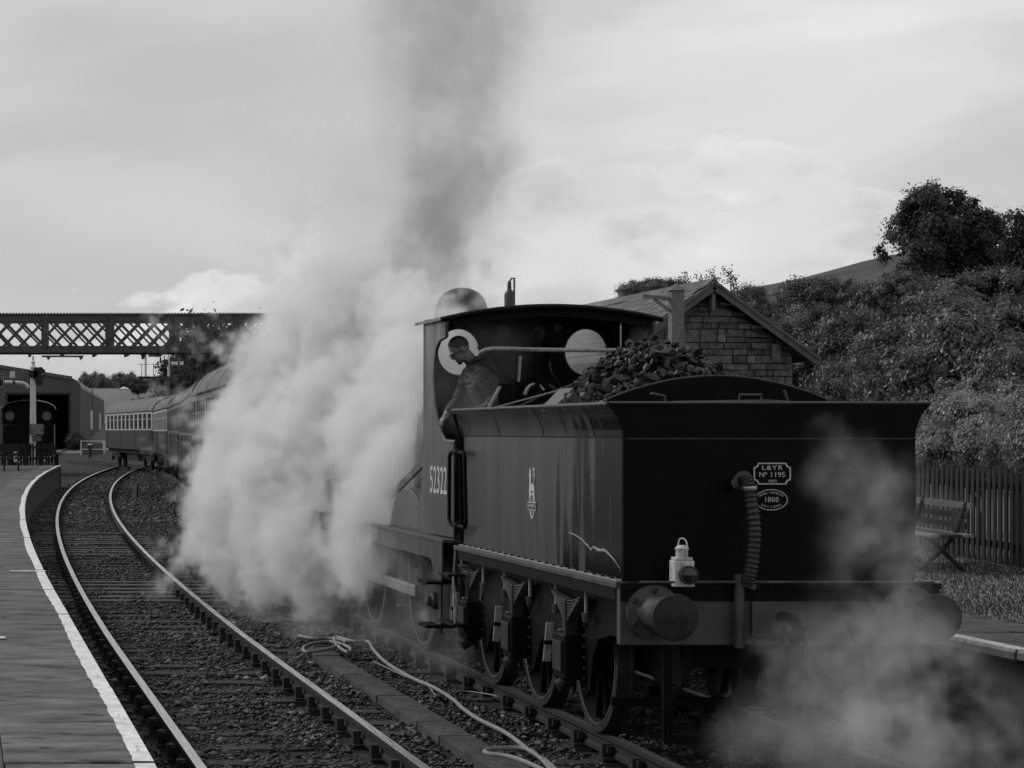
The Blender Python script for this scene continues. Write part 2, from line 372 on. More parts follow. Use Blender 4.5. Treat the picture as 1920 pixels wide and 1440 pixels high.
# far hill on the right, low wooded rise on the left
def ridge(name, pts, y0, depth, m, rough=1.5):
    rows = []
    for t in (0.0, 0.25, 0.5, 0.75, 1.0, 1.3):
        row = []
        for i in range(61):
            x = pts[0][0] + (pts[-1][0] - pts[0][0]) * i / 60
            h = catmull(pts, x)
            prof = math.sin(min(t, 1.0) * math.pi / 2) if t <= 1 else 0.9
            row.append((x, y0 + depth * t, h * prof - (3.0 if t == 0 else 0) + rough * math.sin(x * 0.13 + t * 5) * 0.5 * prof))
        rows.append(row)
    return tag(MB().sheet(rows).build(name, m, smooth=True), kind='structure')
ridge('hill', [(20, 1), (70, 6), (110, 18), (150, 28), (180, 35), (205, 41), (240, 43), (300, 44), (420, 40)], 320, 180, 'hill', 1.0)
ridge('low_hill', [(-160, 7), (-60, 9), (0, 9.4), (20, 9.6), (40, 9.2), (80, 6), (130, 2)], 335, 55, 'field', 0.2)

# --- tracks
def rail_obj(fx, off, y0, y1, parent, step=1.0, top='rail_top'):
    prof = [(-0.035, 0), (0.035, 0), (0.035, -0.035), (0.012, -0.05), (0.012, -0.105), (0.03, -0.12), (0.03, -0.15), (-0.03, -0.15), (-0.03, -0.12), (-0.012, -0.105), (-0.012, -0.05), (-0.035, -0.035)]
    n = max(2, int((y1 - y0) / step) + 1); vs = []; fs = []; k = len(prof)
    for i in range(n):
        y = y0 + (y1 - y0) * i / (n - 1); h = (fx(y + 0.5) - fx(y - 0.5))
        L = math.hypot(1, h); nx, ny = 1 / L, -h / L
        for a, z in prof: vs.append((fx(y) + nx * (off + a), y + ny * (off + a), z + rise(y)))
    for i in range(n - 1):
        for j in range(k): fs.append((i * k + j, i * k + (j + 1) % k, (i + 1) * k + (j + 1) % k, (i + 1) * k + j))
    fs += [tuple(range(k)), tuple(range((n - 1) * k, n * k))]
    me = MB().add(vs, fs).mesh('rail', ['rail_rust', top], True)
    for p in me.polygons:
        if p.normal.z > 0.9 and p.center.z > rise(p.center.y) - 0.02: p.material_index = 1
    return obj('rail', me, parent)
sl_me = [MB().box(-1.3 + random.uniform(-.04, .04), 1.3 + random.uniform(-.04, .04), -0.125, 0.125, -0.32, -0.178 + d).mesh('sleeper', 'sleeper') for d in (0, 0.006, -0.004)] + [MB().box(-1.28, 1.29, -0.125, 0.125, -0.32, -0.150 + d).mesh('sleeper', 'sleeper_pale') for d in (0, 0.006)]
ch = MB().box(-0.11, 0.11, -0.1, 0.1, -0.171, -0.15).box(-0.1, -0.034, -0.045, 0.045, -0.15, -0.05).box(0.04, 0.1, -0.045, 0.045, -0.15, -0.05)
ch.cyl((-0.08, 0.07, -0.15), (-0.08, 0.07, -0.125), 0.016, n=6).cyl((0.08, -0.07, -0.15), (0.08, -0.07, -0.125), 0.016, n=6).bar((-0.055, -0.09, -0.085), (-0.055, 0.1, -0.085), 0.04, 0.05)
ch_me = ch.mesh('rail_chair', 'chair_iron')
def track(name, label, fx, y0, y1, ys_end, yc_end, pitch=0.76, top='rail_top'):
    t = thing(name, label, 'railway track', (fx(y0), y0, rise(y0)))
    for off in (-0.7525, 0.7525): rail_obj(fx, off, y0, y1, t, top=top)
    y = y0 + 0.3; i = 0
    while y < ys_end:
        h = fx(y + 0.5) - fx(y - 0.5)
        s = obj('sleeper', sl_me[3 + i % 2] if (31 < y < 36 or 43 < y < 52) and random.random() < 0.7 else sl_me[i % 3], t); s.location = (fx(y), y, rise(y)); s.rotation_euler = (0, 0, -math.atan(h) + random.uniform(-.01, .01))
        if y < yc_end:
            for off in (-0.7525, 0.7525):
                c = obj('rail_chair', ch_me, t); c.location = (fx(y) + off, y - h * off, rise(y)); c.rotation_euler = (0, 0, -math.atan(h) + (math.pi if off > 0 else 0))
        y += pitch * random.uniform(0.97, 1.03); i += 1
    return t
track('railway_track', 'empty running track with polished rails curving along the white-edged flagstone platform', left_x, 8.0, 129.0, 74, 50)
track('railway_track', 'dark running track under the tender, locomotive and coaches', loco_x, 8.0, 150.0, 36, 36, top='rail_dull')
def siding_x(y): return 7.2 - ((y - 175) / 60.0) ** 2 * 4.2 if y < 175 else 7.2 + (y - 175) * 0.02
track('siding_track', 'rusty siding track running under the small tank engine to the shed', lambda y: 3.27 + max(0, y - 118) * 0.045 + max(0, y - 150) * 0.02, 100.0, 228.0, 0, 0)

# --- ballast stones: nobody could count them
def stones(name, n, xr, yr, size, keep, zf):
    bv = np.array([(1, 0, 0), (-1, 0, 0), (0, 1, 0), (0, -1, 0), (0, 0, 1), (0, 0, -1.0), (0.75, 0.7, 0.5), (-0.7, -0.7, 0.55)])
    bf = np.array([(0, 6, 4), (6, 2, 4), (0, 2, 6), (2, 1, 4), (1, 7, 4), (7, 3, 4), (1, 3, 7), (3, 0, 4), (2, 0, 5), (1, 2, 5), (3, 1, 5), (0, 3, 5)])
    px = RNG.uniform(*xr, n); py = yr[0] + (yr[1] - yr[0]) * RNG.random(n) ** 1.5
    ok = np.array([keep(a, b) for a, b in zip(px, py)]); px = px[ok]; py = py[ok]; n = len(px)
    s = RNG.uniform(*size, n) * RNG.choice([0.45, 0.7, 1, 1, 1.3, 1.9], n, p=[.2, .25, .25, .15, .1, .05])
    V = bv[None] * (1 + RNG.uniform(-.5, .45, (n, len(bv), 1))) * np.stack([s, s * RNG.uniform(.6, 1, n), s * RNG.uniform(.35, .75, n)], 1)[:, None]
    a = RNG.uniform(0, 6.28, n); ca, sa = np.cos(a)[:, None], np.sin(a)[:, None]
    x = V[:, :, 0] * ca - V[:, :, 1] * sa; y = V[:, :, 0] * sa + V[:, :, 1] * ca
    z0 = np.array([zf(p, q) for p, q in zip(px, py)]) + RNG.normal(0, 0.010, n)
    P = np.stack([x + px[:, None], y + py[:, None], V[:, :, 2] + z0[:, None]], 2).reshape(-1, 3)
    F = (bf[None] + (np.arange(n) * len(bv))[:, None, None]).reshape(-1, 3)
    o = obj(name, arr_mesh(name, P, F, ['stone'])); return o
def edge_l0(y): return left_x(y) - 1.3
def keep_b(x, y):
    for fx in (left_x, loco_x):
        d = x - fx(y)
        if abs(abs(d) - 0.7525) < 0.13: return False
    if 3.70 < x < 4.03 and 13 < y < 24.6 and random.random() < 0.93: return False
    return True
tag(stones('ballast', 115000, (0.95, 7.5), (12.5, 62), (0.011, 0.030), keep_b, lambda x, y: rise(y) - 0.176 + 0.016 * math.sin(x * 3.1 + y) + 0.014 * math.sin(x * 7.3 - y * 2.1)), 'dark broken stone ballast spread between and around the tracks', 'ballast', kind='stuff')
tag(stones('ballast', 16000, (1.2, 11.5), (58, 125), (0.03, 0.06), lambda x, y: keep_b(x, y) and edge_l0(y) < x < loco_x(y) + 1.6, lambda x, y: rise(y) - 0.18), 'coarse dark ballast further along the curve beside the coaches', 'ballast', kind='stuff')

# --- left platform
PL = 0.70
def edge_l(y): return left_x(y) - 1.45
def edge_line(f, y0, y1, n): return [(f(y0 + (y1 - y0) * i / n), y0 + (y1 - y0) * i / n) for i in range(n + 1)]
yE = 91.0
pts = edge_line(lambda y: edge_l(y) - 0.72, 4, yE, 60); pl = MB()
rows = [[(-30, y, PL - 0.005 + rise(y)), (x, y, PL - 0.005 + rise(y)), (x, y, -0.4)] for x, y in pts]
pl.sheet(rows); pl.sheet([[(-30, yE, -0.4), (pts[-1][0], yE, -0.4)], [(-30, yE, PL - 0.005 + rise(yE)), (pts[-1][0], yE, PL - 0.005 + rise(yE))]])
plat = tag(pl.build('platform', 'tarmac'), kind='structure')
wl = MB()
wl.sheet([[(x - 0.06, y, -0.4), (x - 0.06, y, PL - 0.10 + rise(y)), (x - 0.7, y, PL - 0.10 + rise(y))] for x, y in edge_line(edge_l, 4, yE, 60)])
wl.build('platform_wall', 'old_stone', plat)
y = 4.0; random.seed(3)
while y < yE - 0.5:
    L = random.choice([1.2, 1.8, 2.4, 3.1]) if y < 40 else 3.0
    y2 = min(y + L, yE); gap = random.choice([0.003, 0.006, 0.012]); dz = random.uniform(-.004, .004)
    a0, a1 = edge_l(y + gap), edge_l(y2 - gap); z = PL + rise(y) + dz; w0 = 0.72 + random.uniform(-0.03, 0.03)
    s = MB(); v = [(a0 - w0, y + gap), (a0, y + gap), (a1, y2 - gap), (a1 - w0, y2 - gap)]
    s.add([(p[0], p[1], z - 0.09) for p in v] + [(p[0], p[1], z + (rise(y2) - rise(y) if k > 1 else 0)) for k, p in enumerate(v)], [(0, 1, 2, 3), (4, 5, 6, 7), (0, 1, 5, 4), (1, 2, 6, 5), (2, 3, 7, 6), (3, 0, 4, 7)])
    o = s.build('flagstone', 'slab', plat, bevel=0.01 if y < 40 else 0)
    # worn white paint along the edge of this stone: ragged inner side, down over the nosing
    n = 40; top = []; inn = []; low_ = []
    for i in range(n + 1):
        yy = y + gap + 0.004 + (y2 - y - 2 * gap - 0.008) * i / n; zz = z + 0.003 + (rise(y2) - rise(y)) * i / n
        w = 0.105 + random.uniform(-0.004, 0.004) + 0.008 * math.sin(yy * 0.9) + 0.003 * math.sin(yy * 9.7)
        inn.append((edge_l(yy) - w, yy, zz)); top.append((edge_l(yy) - 0.007, yy, zz)); low_.append((edge_l(yy) + 0.003, yy, zz - 0.03 - 0.02 * random.random()))
    MB().sheet([inn, top, low_]).build('painted_edge', 'white_paint', o)
    y = y2
random.seed(11)
# painted tick marks across the platform flags
for yy, x0, x1 in ((25.0, 0.52, 0.92), (16.95, -0.3, 0.32)):
    MB().box(x0 + left_x(yy) - 2.36, x1 + left_x(yy) - 2.36, yy - 0.05, yy + 0.05, PL + 0.004, PL + 0.0115).build('painted_mark', 'white_paint', plat)
# sloping end of the platform
MB().poly([(yE, -0.4), (yE + 1.6, -0.4), (yE, PL + rise(yE))], 'yz', 1.5, edge_l(yE)).build('platform_end', 'old_stone', plat)

# --- right platform
PR = 0.72; XR = 7.45
pr = MB()
def edge_r(y): return loco_x(y) + 1.87
YR = 66.0
pr.sheet([[(edge_r(y) + 0.62, y, -0.4), (edge_r(y) + 0.62, y, PR - 0.03), (13.4 + max(0, y - 22) * 0.16, y, PR - 0.03)] for y in np.linspace(6, YR, 40)])
pr.sheet([[(edge_r(YR) + 0.62, YR, -0.4), (21, YR, -0.4)], [(edge_r(YR) + 0.62, YR, PR - 0.03), (21, YR, PR - 0.03)]])
platr = tag(pr.build('far_platform', 'field'), kind='structure')
MB().sheet([[(edge_r(y) + 0.07, y, -0.4), (edge_r(y) + 0.07, y, PR - 0.095), (edge_r(y) + 0.62, y, PR - 0.095)] for y in np.linspace(6, YR, 40)]).build('platform_wall', 'old_stone', platr)
y = 6.0
while y < YR - 1.5:
    XR = (edge_r(y) + edge_r(y + 1.2)) / 2
    L = random.choice([0.9, 1.2, 1.4]); z = PR + random.uniform(-.006, .006)
    MB().box(XR, XR + 0.42, y + 0.005, y + L - 0.005, z - 0.09, z).build('coping_stone', 'slab', platr, bevel=0.02)
    w = 0.13
    MB().sheet([[(XR + w, y + 0.02, z + 0.003), (XR + w, y + L - 0.02, z + 0.003)], [(XR + 0.012, y + 0.02, z + 0.003), (XR + 0.012, y + L - 0.02, z + 0.003)], [(XR - 0.004, y + 0.02, z - 0.02), (XR - 0.004, y + L - 0.02, z - 0.02)], [(XR - 0.004, y + 0.02, z - 0.07), (XR - 0.004, y + L - 0.02, z - 0.07)]]).build('painted_edge', 'white_paint', platr)
    MB().box(XR + 0.425, XR + 1.05, y + 0.006, y + L - 0.006, PR - 0.09, PR - 0.004 + random.uniform(-.004, .004)).build('flagstone', 'slab', platr, bevel=0.01)
    y += L
XR = 7.45
# grass of the right platform
def blades(name, n, xr, yr, zf, h, label):
    px = RNG.uniform(*xr, n); py = RNG.uniform(*yr, n); a = RNG.uniform(0, 6.28, n); hh = RNG.uniform(*h, n); w = 0.006
    z = np.array([zf(p, q) for p, q in zip(px, py)])
    lean = RNG.normal(0, 0.4, (n, 2)) * hh[:, None]
    V = np.stack([np.stack([px - w * np.cos(a), py - w * np.sin(a), z], 1), np.stack([px + w * np.cos(a), py + w * np.sin(a), z], 1), np.stack([px + lean[:, 0], py + lean[:, 1], z + hh], 1)], 1).reshape(-1, 3)
    F = np.arange(3 * n).reshape(-1, 3)
    return tag(obj(name, arr_mesh(name, V, F, ['grass'])), label, 'grass', kind='stuff')
blades('grass', 60000, (XR + 1.07, 12.9), (13, 33), lambda x, y: PR - 0.03, (0.012, 0.04), 'short mown grass on the platform in front of the picket fence')

# --- concrete trough lids between the tracks
ct = thing('cable_trough', 'line of flat concrete trough lids set in the ballast between the tracks', 'cable trough', (3.86, 13, -0.15))
y = 12.2
while y < 24.4:
    L = random.uniform(0.84, 0.95)
    s = MB().box(3.73, 4.0, 0.006, L - 0.006, -0.2, -0.115 + random.uniform(-.006, .006)).build('trough_lid', 'lid', ct, bevel=0.006)
    s.location = (random.uniform(-.008, .008), y, 0); s.rotation_euler = (0, 0, random.uniform(-.012, .012) * 0.3); y += L
# --- hose lying along it
def smooth_pts(pts, per=6):
    out_ = []
    P = [Vector(p) for p in pts]
    for i in range(len(P) - 1):
        p0, p1, p2, p3 = P[max(i - 1, 0)], P[i], P[i + 1], P[min(i + 2, len(P) - 1)]
        for k in range(per):
            t = k / per; out_.append(0.5 * ((2 * p1) + (p2 - p0) * t + (2 * p0 - 5 * p1 + 4 * p2 - p3) * t * t + (3 * p1 - p0 - 3 * p2 + p3) * t ** 3))
    out_.append(P[-1]); return out_
def gpt(x, y, z=-0.1):
    s = (y - VY) / (EYE - z); return ((x - VX) / s, FPX / s, z)
hp = [gpt(*q) for q in ((560, 1192), (585, 1197), (620, 1197), (648, 1204), (610, 1218), (572, 1222), (575, 1210), (618, 1203), (655, 1214), (652, 1223), (632, 1210), (628, 1194), (660, 1202), (690, 1203), (700, 1218), (725, 1243), (770, 1270), (815, 1290), (850, 1312), (870, 1330), (900, 1350), (950, 1375), (990, 1405), (1030, 1432), (1055, 1460))]
hs = thing('hose', 'pale rubber hose snaking along the trough lids beside the track', 'hose', hp[12])
MB().tube(smooth_pts(hp), 0.018, 10).build('hose_pipe', 'hose', hs, True)
hp2 = [gpt(*q) for q in ((1075, 1478), (1010, 1440), (960, 1420), (915, 1413), (912, 1407), (940, 1403), (985, 1404), (1010, 1418), (1035, 1445), (1060, 1480))]
MB().tube(smooth_pts(hp2), 0.018, 10).build('hose_loop', 'hose', hs, True)
wp = [gpt(*q) for q in ((700, 1240), (760, 1268), (800, 1283), (816, 1302), (840, 1300), (870, 1296), (905, 1300), (930, 1305), (925, 1310), (890, 1312))]
tag(MB().tube(smooth_pts(wp), 0.006, 6).build('wire', 'hose', None, True), 'thin loose wire lying in the ballast beside the pale hose', 'wire')
# ================================================================== tender
TY0, TY1 = 15.55, 20.5; TX0, TX1 = XC - 1.01, XC + 1.01; TZ0, TZS, TZ1 = 1.222, 2.22, 2.453
td = thing('coal_tender', 'black riveted locomotive tender with coal load, seen from its flat rear end', 'tender', (XC, 18, 0))
# tank: side sheets, rear sheet, front, top deck
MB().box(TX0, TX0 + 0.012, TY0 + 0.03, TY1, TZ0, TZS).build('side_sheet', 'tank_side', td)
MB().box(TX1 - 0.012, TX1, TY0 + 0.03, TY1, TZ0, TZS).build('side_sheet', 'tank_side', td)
rear_pts = [(TX0 + 0.02, TZ0), (TX1 - 0.02, TZ0), (TX1, TZ0 + 0.02), (TX1, TZS)]
fl = [(0.0, 0.0), (0.006, 0.05), (0.022, 0.10), (0.042, 0.15), (0.07, 0.19), (0.095, 0.215), (0.10, 0.233)]
rear_pts += [(TX1 + a, TZS + b) for a, b in fl[1:]] + [(TX0 - a, TZS + b) for a, b in reversed(fl[1:])] + [(TX0, TZS), (TX0, TZ0 + 0.02)]
rear = MB().poly(rear_pts, 'xz', TY0, TY0 + 0.02).build('rear_sheet', 'black_matt', td, bevel=0.006)
def flare(sign, y0, y1, off=0.0):
    x = TX0 if sign < 0 else TX1
    prof = [(x + sign * (a + off), TZS + b) for a, b in fl]
    prof2 = [(p[0] - sign * 0.012, p[1]) for p in reversed(prof)]
    k = prof + prof2
    v = [(p[0], y, p[1]) for y in (y0, y1) for p in k]; n = len(k)
    return MB().add(v, [(i, (i + 1) % n, n + (i + 1) % n, n + i) for i in range(n)] + [tuple(range(n)), tuple(range(n, 2 * n))])
for sg in (-1, 1):
    for a, b in ((TY0 + 0.022, 16.28), (16.285, 17.7), (17.705, 19.15), (19.155, TY1)):
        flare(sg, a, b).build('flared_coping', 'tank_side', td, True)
    for yy in (16.28, 17.7, 19.15): flare(sg, yy - 0.018, yy + 0.018, 0.004).build('joint_strip', 'black_top', td, True)
    x = (TX0 - 0.104) if sg < 0 else (TX1 + 0.104)
    MB().tube([(x, TY0 + 0.02, TZ1), (x, TY1, TZ1)], 0.015, 8).build('edge_beading', 'iron_grey', td, True)
    xs_ = TX0 - 0.003 if sg < 0 else TX1 + 0.003
    MB().box(min(xs_, xs_ + sg * -0.003), max(xs_, xs_ + sg * -0.003), TY0 + 0.05, TY1 - 0.01, TZS - 0.006, TZS + 0.004).build('seam_strip', 'black_frame', td)
MB().tube([(TX0 - 0.10, TY0, TZ1 + 0.004), (TX1 + 0.10, TY0, TZ1 + 0.004)], 0.012, 8).build('edge_beading', 'black_top', td, True)
MB().box(TX0 + 0.02, TX1 - 0.02, TY0 + 0.03, 16.85, 2.28, 2.30).build('tank_top', 'black_frame', td)
MB().box(TX0 + 0.02, TX1 - 0.02, 20.46, TY1 - 0.005, TZ0, 2.0).build('front_sheet', 'black_frame', td)
MB().box(TX0 + 0.02, TX0 + 0.25, 16.85, 20.45, 2.2, 2.22).build('side_deck', 'black_frame', td)
MB().box(TX1 - 0.25, TX1 - 0.02, 16.85, 20.45, 2.2, 2.22).build('side_deck', 'black_frame', td)
# rear horizontal lap line and rivet row
MB().box(TX0 + 0.02, TX1 - 0.02, TY0 - 0.004, TY0 - 0.0005, TZS - 0.012, TZS - 0.004).build('seam_strip', 'black_top', td)
# coal plate: arched board at the back of the coal space
arch = [(4.86, 2.30), (6.5, 2.30)] + [(6.5 - 1.64 * k / 20, 2.44 + 0.235 * math.sin(math.pi * (0.06 + 0.88 * k / 20)) ** 0.8) for k in range(21)]
MB().poly(arch, 'xz', 16.92, 16.945).build('coal_plate', 'black_matt', td, bevel=0.004)
MB().tube([(6.5 - 1.64 * k / 20, 16.93, 2.445 + 0.235 * math.sin(math.pi * (0.06 + 0.88 * k / 20)) ** 0.8) for k in range(21)], 0.011, 6).build('plate_rim', 'iron_grey', td, True)
for x in (4.86, 6.5):
    MB().poly([(16.95, 2.22), (20.4, 2.0), (20.4, 2.3), (18.6, 2.52), (16.95, 2.47)], 'yz', x - 0.012, x + 0.012).build('coal_rail', 'black_frame', td)
# fittings on the tank top behind the coal plate
MB().tube([(5.19, 16.5, 2.30), (5.15, 16.5, 2.52), (5.05, 16.5, 2.54)], 0.01, 6).build('rail_post', 'iron_grey', td)
MB().tube([(5.2, 16.45, 2.475), (5.9, 16.45, 2.485), (6.05, 16.45, 2.475)], 0.012, 6).build('handrail', 'iron_grey', td, True)
MB().tube([(6.05, 16.45, 2.30), (6.04, 16.45, 2.475), (6.01, 16.45, 2.56)], 0.01, 6).build('rail_post', 'iron_grey', td)
MB().tube([(5.7, 16.5, 2.48), (5.7, 16.5, 2.53), (5.86, 16.5, 2.53), (5.86, 16.5, 2.48)], 0.009, 6).build('filler_handle', 'iron_grey', td)
MB().lathe([(0.23, 0), (0.23, 0.13), (0.26, 0.135), (0.26, 0.16), (0.2, 0.18)], (5.78, 16.72, 2.3), (0, 0, 1), 24).build('water_filler', 'black_top', td, True)
# tool boxes, brackets, fire-iron rests on the left
for x, z in ((4.62, 2.52), (4.72, 2.53), (4.86, 2.47), (5.0, 2.47)):
    MB().cyl((x, 17.10, z), (x, 17.0, z), 0.03, n=14).build('tool_bracket', 'iron_grey', td, True)
for x in (4.66, 4.78): MB().box(x - 0.03, x + 0.03, 17.3, 17.33, 2.3, 2.56).build('bracket_arm', 'iron_grey', td, bevel=0.01)
MB().add([(4.62, 17.6, 2.44), (4.75, 17.5, 2.60), (4.83, 17.5, 2.46), (4.83, 17.9, 2.46), (4.75, 17.9, 2.60), (4.62, 18.0, 2.44)], [(0, 1, 4, 5), (1, 2, 3, 4), (0, 1, 2), (3, 4, 5)]).build('bent_plate', 'signal_grey', td)
MB().box(4.60, 4.80, 18.0, 18.5, 2.30, 2.44).build('tool_tray', 'black_frame', td)
# footplate, valance, bolts
MB().box(4.485, 6.675, 15.44, 20.55, 1.182, 1.222).build('footplate', 'iron_grey', td, bevel=0.006)
MB().box(4.50, 4.52, 15.5, 20.5, 1.10, 1.18).build('valance', 'black_frame', td)
MB().box(6.64, 6.66, 15.5, 20.5, 1.10, 1.18).build('valance', 'black_frame', td)
MB().box(TX0 - 0.045, TX0 - 0.001, TY0 + 0.03, TY1, TZ0 + 0.001, TZ0 + 0.010).build('foundation_angle', 'bare_grey', td)
bm = MB()
for k in range(22):
    yy = 15.75 + k * 0.22; bm.cyl((TX0 - 0.024, yy, TZ0 + 0.01), (TX0 - 0.024, yy, TZ0 + 0.022), 0.018, 0.010, 8)
tag(bm.build('bolt_row', 'black_frame', td), kind='stuff')
# handrail loop at the front of the tank side
hx = TX0 - 0.07
hr = [(hx, 20.35, 2.02), (hx, 20.42, 2.06), (hx, 20.5, 2.06), (hx, 20.78, 2.06), (hx, 20.86, 2.01), (hx, 20.86, 1.45), (hx, 20.78, 1.40), (hx, 20.5, 1.40), (hx, 20.38, 1.42), (hx, 20.33, 1.48), (hx, 20.36, 1.7), (hx, 20.35, 1.9)]
def loop_tube(pts, r, n=8): return MB().tube(pts, r, n, closed=True)
hyy = [(hx, 20.16, 2.03), (hx, 20.2, 2.07), (hx, 20.72, 2.07), (hx, 20.78, 2.02), (hx, 20.80, 1.46), (hx, 20.72, 1.40), (hx, 20.16, 1.40), (hx, 20.10, 1.45), (hx, 20.13, 1.7)]
loop_tube(hyy, 0.018).build('grab_rail', 'black_matt', td, True)
MB().lathe([(0.03, -0.03), (0.034, 0), (0.03, 0.03)], (hx, 20.45, 2.07), (0, 1, 0), 10).build('rail_knob', 'black_matt', td, True)
MB().lathe([(0.03, -0.03), (0.034, 0), (0.03, 0.03)], (hx, 20.45, 1.40), (0, 1, 0), 10).build('rail_knob', 'black_matt', td, True)
MB().tube([(TX0 - 0.01, 20.56, 1.25), (TX0 - 0.02, 20.56, 2.2), (TX0 - 0.08, 20.54, 2.42)], 0.016, 8).build('front_pillar', 'black_matt', td, True)
# buffer beam
beam = MB().box(4.49, 6.67, 15.36, 15.44, 0.80, 1.182).build('buffer_beam', 'beam', td, bevel=0.008)
MB().box(4.49, 6.67, 15.345, 15.359, 1.105, 1.178).build('beam_angle', 'black_frame', beam)
MB().box(4.485, 6.675, 15.33, 15.439, 1.184, 1.226).build('beam_top_plate', 'black_frame', beam)
for dx in (-0.87, 0.87):
    c = XC + dx
    b = MB().lathe([(0.185, 0), (0.185, 0.03), (0.165, 0.035), (0.125, 0.05), (0.112, 0.09), (0.108, 0.30), (0.112, 0.305)], (c, 15.344, 1.03), (0, -1, 0), 40).build('buffer', 'iron_grey', td, True)
    MB().lathe([(0.085, 0.30), (0.085, 0.44), (0.155, 0.45), (0.158, 0.475), (0.152, 0.492), (0.10, 0.505), (0.0, 0.51)], (c, 15.344, 1.03), (0, -1, 0), 40).build('buffer_head', 'grime', b, True)
    for k in range(6):
        a = math.pi * 2 * (k + 0.5) / 6
        q = Vector((c + 0.152 * math.cos(a), 15.312, 1.03 + 0.152 * math.sin(a)))
        MB().cyl(q, q + Vector((0, -0.03, 0)), 0.022, 0.018, 6).build('bolt', 'grime', b)
# drawhook and coupling, steam pipe, vacuum standpipe with corrugated hose
MB().box(5.38, 5.68, 15.325, 15.344, 0.86, 1.10).build('drawhook_plate', 'iron_grey', beam, bevel=0.005)
hk = MB().tube(smooth_pts([(5.58, 15.33, 1.0), (5.58, 15.15, 1.0), (5.58, 15.05, 0.97), (5.58, 15.02, 0.90), (5.58, 15.08, 0.86), (5.58, 15.13, 0.90)]), 0.035, 10).build('drawhook', 'black_frame', td, True)
MB().tube(smooth_pts([(5.52, 15.1, 0.95), (5.50, 15.1, 0.8), (5.52, 15.1, 0.62), (5.58, 15.1, 0.56), (5.64, 15.1, 0.62), (5.66, 15.1, 0.8), (5.64, 15.1, 0.95)]), 0.018, 8).build('coupling_link', 'black_frame', hk, True)
MB().cyl((5.58, 15.1, 0.42), (5.58, 15.1, 0.58), 0.05, 0.035, 12).build('coupling_screw', 'black_frame', hk)
MB().cyl((5.28, 15.29, 0.79), (5.28, 15.29, 1.29), 0.035, n=14).build('standpipe', 'iron_grey', td, True)
vp = smooth_pts([(5.31, 15.40, 1.90), (5.32, 15.32, 1.945), (5.335, 15.27, 1.91), (5.345, 15.25, 1.80), (5.365, 15.24, 1.62), (5.36, 15.24, 1.45), (5.34, 15.25, 1.3), (5.32, 15.27, 1.23)], 14)
rr = [0.040 + 0.009 * (k % 3 == 1) for k in range(len(vp))]
MB().tube(vp, rr, 14).build('vacuum_hose', 'rubber', td, True)
MB().cyl((5.40, 15.335, 1.885), (5.452, 15.25, 1.86), 0.0, n=3) if False else None
MB().lathe([(0.052, -0.012), (0.054, 0), (0.052, 0.012)], (5.34, 15.26, 1.88), (0.08, 0.05, -1), 18).build('hose_clip', 'steel', td, True)
MB().cyl((5.31, 15.545, 1.90), (5.31, 15.38, 1.90), 0.04, n=14).build('vacuum_pipe', 'black_matt', td, True)
MB().bar((5.25, 15.28, 1.25), (5.38, 15.25, 1.20), 0.03, 0.04).build('hose_dummy', 'iron_grey', td, bevel=0.006)
MB().bar((6.02, 15.3, 0.96), (6.07, 15.28, 0.80), 0.02, 0.02).build('brake_lever', 'black_frame', td)
MB().tube([(4.6, 15.27, 1.238), (6.6, 15.27, 1.238)], 0.010, 6).build('steam_pipe', 'iron_grey', td, True)
MB().box(6.6, 6.675, 15.3, 15.5, 1.228, 1.236).build('lamp_plate', 'bare_grey', td)
# rear plates
def cham(cx, cz, w, h, c):
    o = []
    for sx, sz in ((1, 1), (-1, 1), (-1, -1), (1, -1)):
        q = [(cx + sx * (w - c * math.cos(t) * 1.0), cz + sz * (h - c * math.sin(t) * 1.0)) for t in (0.0, 0.4, 0.8, 1.2, 1.57)]
        q = [(cx + sx * (w - c * (1 - 0 * t)) if False else p[0], p[1]) for t, p in zip(range(5), q)]
        o += q if sx * sz < 0 else q[::-1]
    return o
def scal(cx, cz, w, h, c):       # rectangle with concave corners
    o = []
    for sx, sz in ((1, 1), (-1, 1), (-1, -1), (1, -1)):
        q = [(cx + sx * (w - c * math.cos(t)), cz + sz * (h - c * math.sin(t))) for t in (0.0, 0.39, 0.785, 1.18, 1.5708)]
        # t = 0 -> on the h edge (x inset), t = 90deg -> on the w edge
        o += q[::-1] if sx * sz > 0 else q
    return o
px, pz = (1446.5 + 70) / 271.1, EYE - (888 - 808) / 271.1
np_ = MB().poly(scal(px, pz, 0.128, 0.075, 0.03), 'xz', TY0 - 0.010, TY0 - 0.001).build('number_plate', 'black_matt', rear)
MB().poly(scal(px, pz, 0.128, 0.075, 0.03), 'xz', TY0 - 0.016, TY0 - 0.0101, holes=[scal(px, pz, 0.120, 0.067, 0.029)]).build('plate_border', 'lettering', np_)
text_obj('lettering', 'L&YR', 0.046, (px, TY0 - 0.012, pz + 0.040), '-y', 'lettering', np_, (1.25, 1), space=1.15)
text_obj('lettering', 'N', 0.048, (px - 0.072, TY0 - 0.012, pz - 0.008), '-y', 'lettering', np_, (1.1, 1))
text_obj('lettering', 'o', 0.034, (px - 0.044, TY0 - 0.012, pz + 0.004), '-y', 'lettering', np_, (1.0, 1))
text_obj('lettering', '1195', 0.048, (px + 0.037, TY0 - 0.012, pz - 0.008), '-y', 'lettering', np_, (1.15, 1))
text_obj('lettering', '1893', 0.027, (px, TY0 - 0.012, pz - 0.052), '-y', 'lettering', np_, (1.2, 1))
ox, oz = (1445 + 70) / 271.1, EYE - (937 - 808) / 271.1
op = MB().poly(circle(ox, oz, 0.113, 48, 0.073), 'xz', TY0 - 0.010, TY0 - 0.001).build('capacity_plate', 'black_matt', rear)
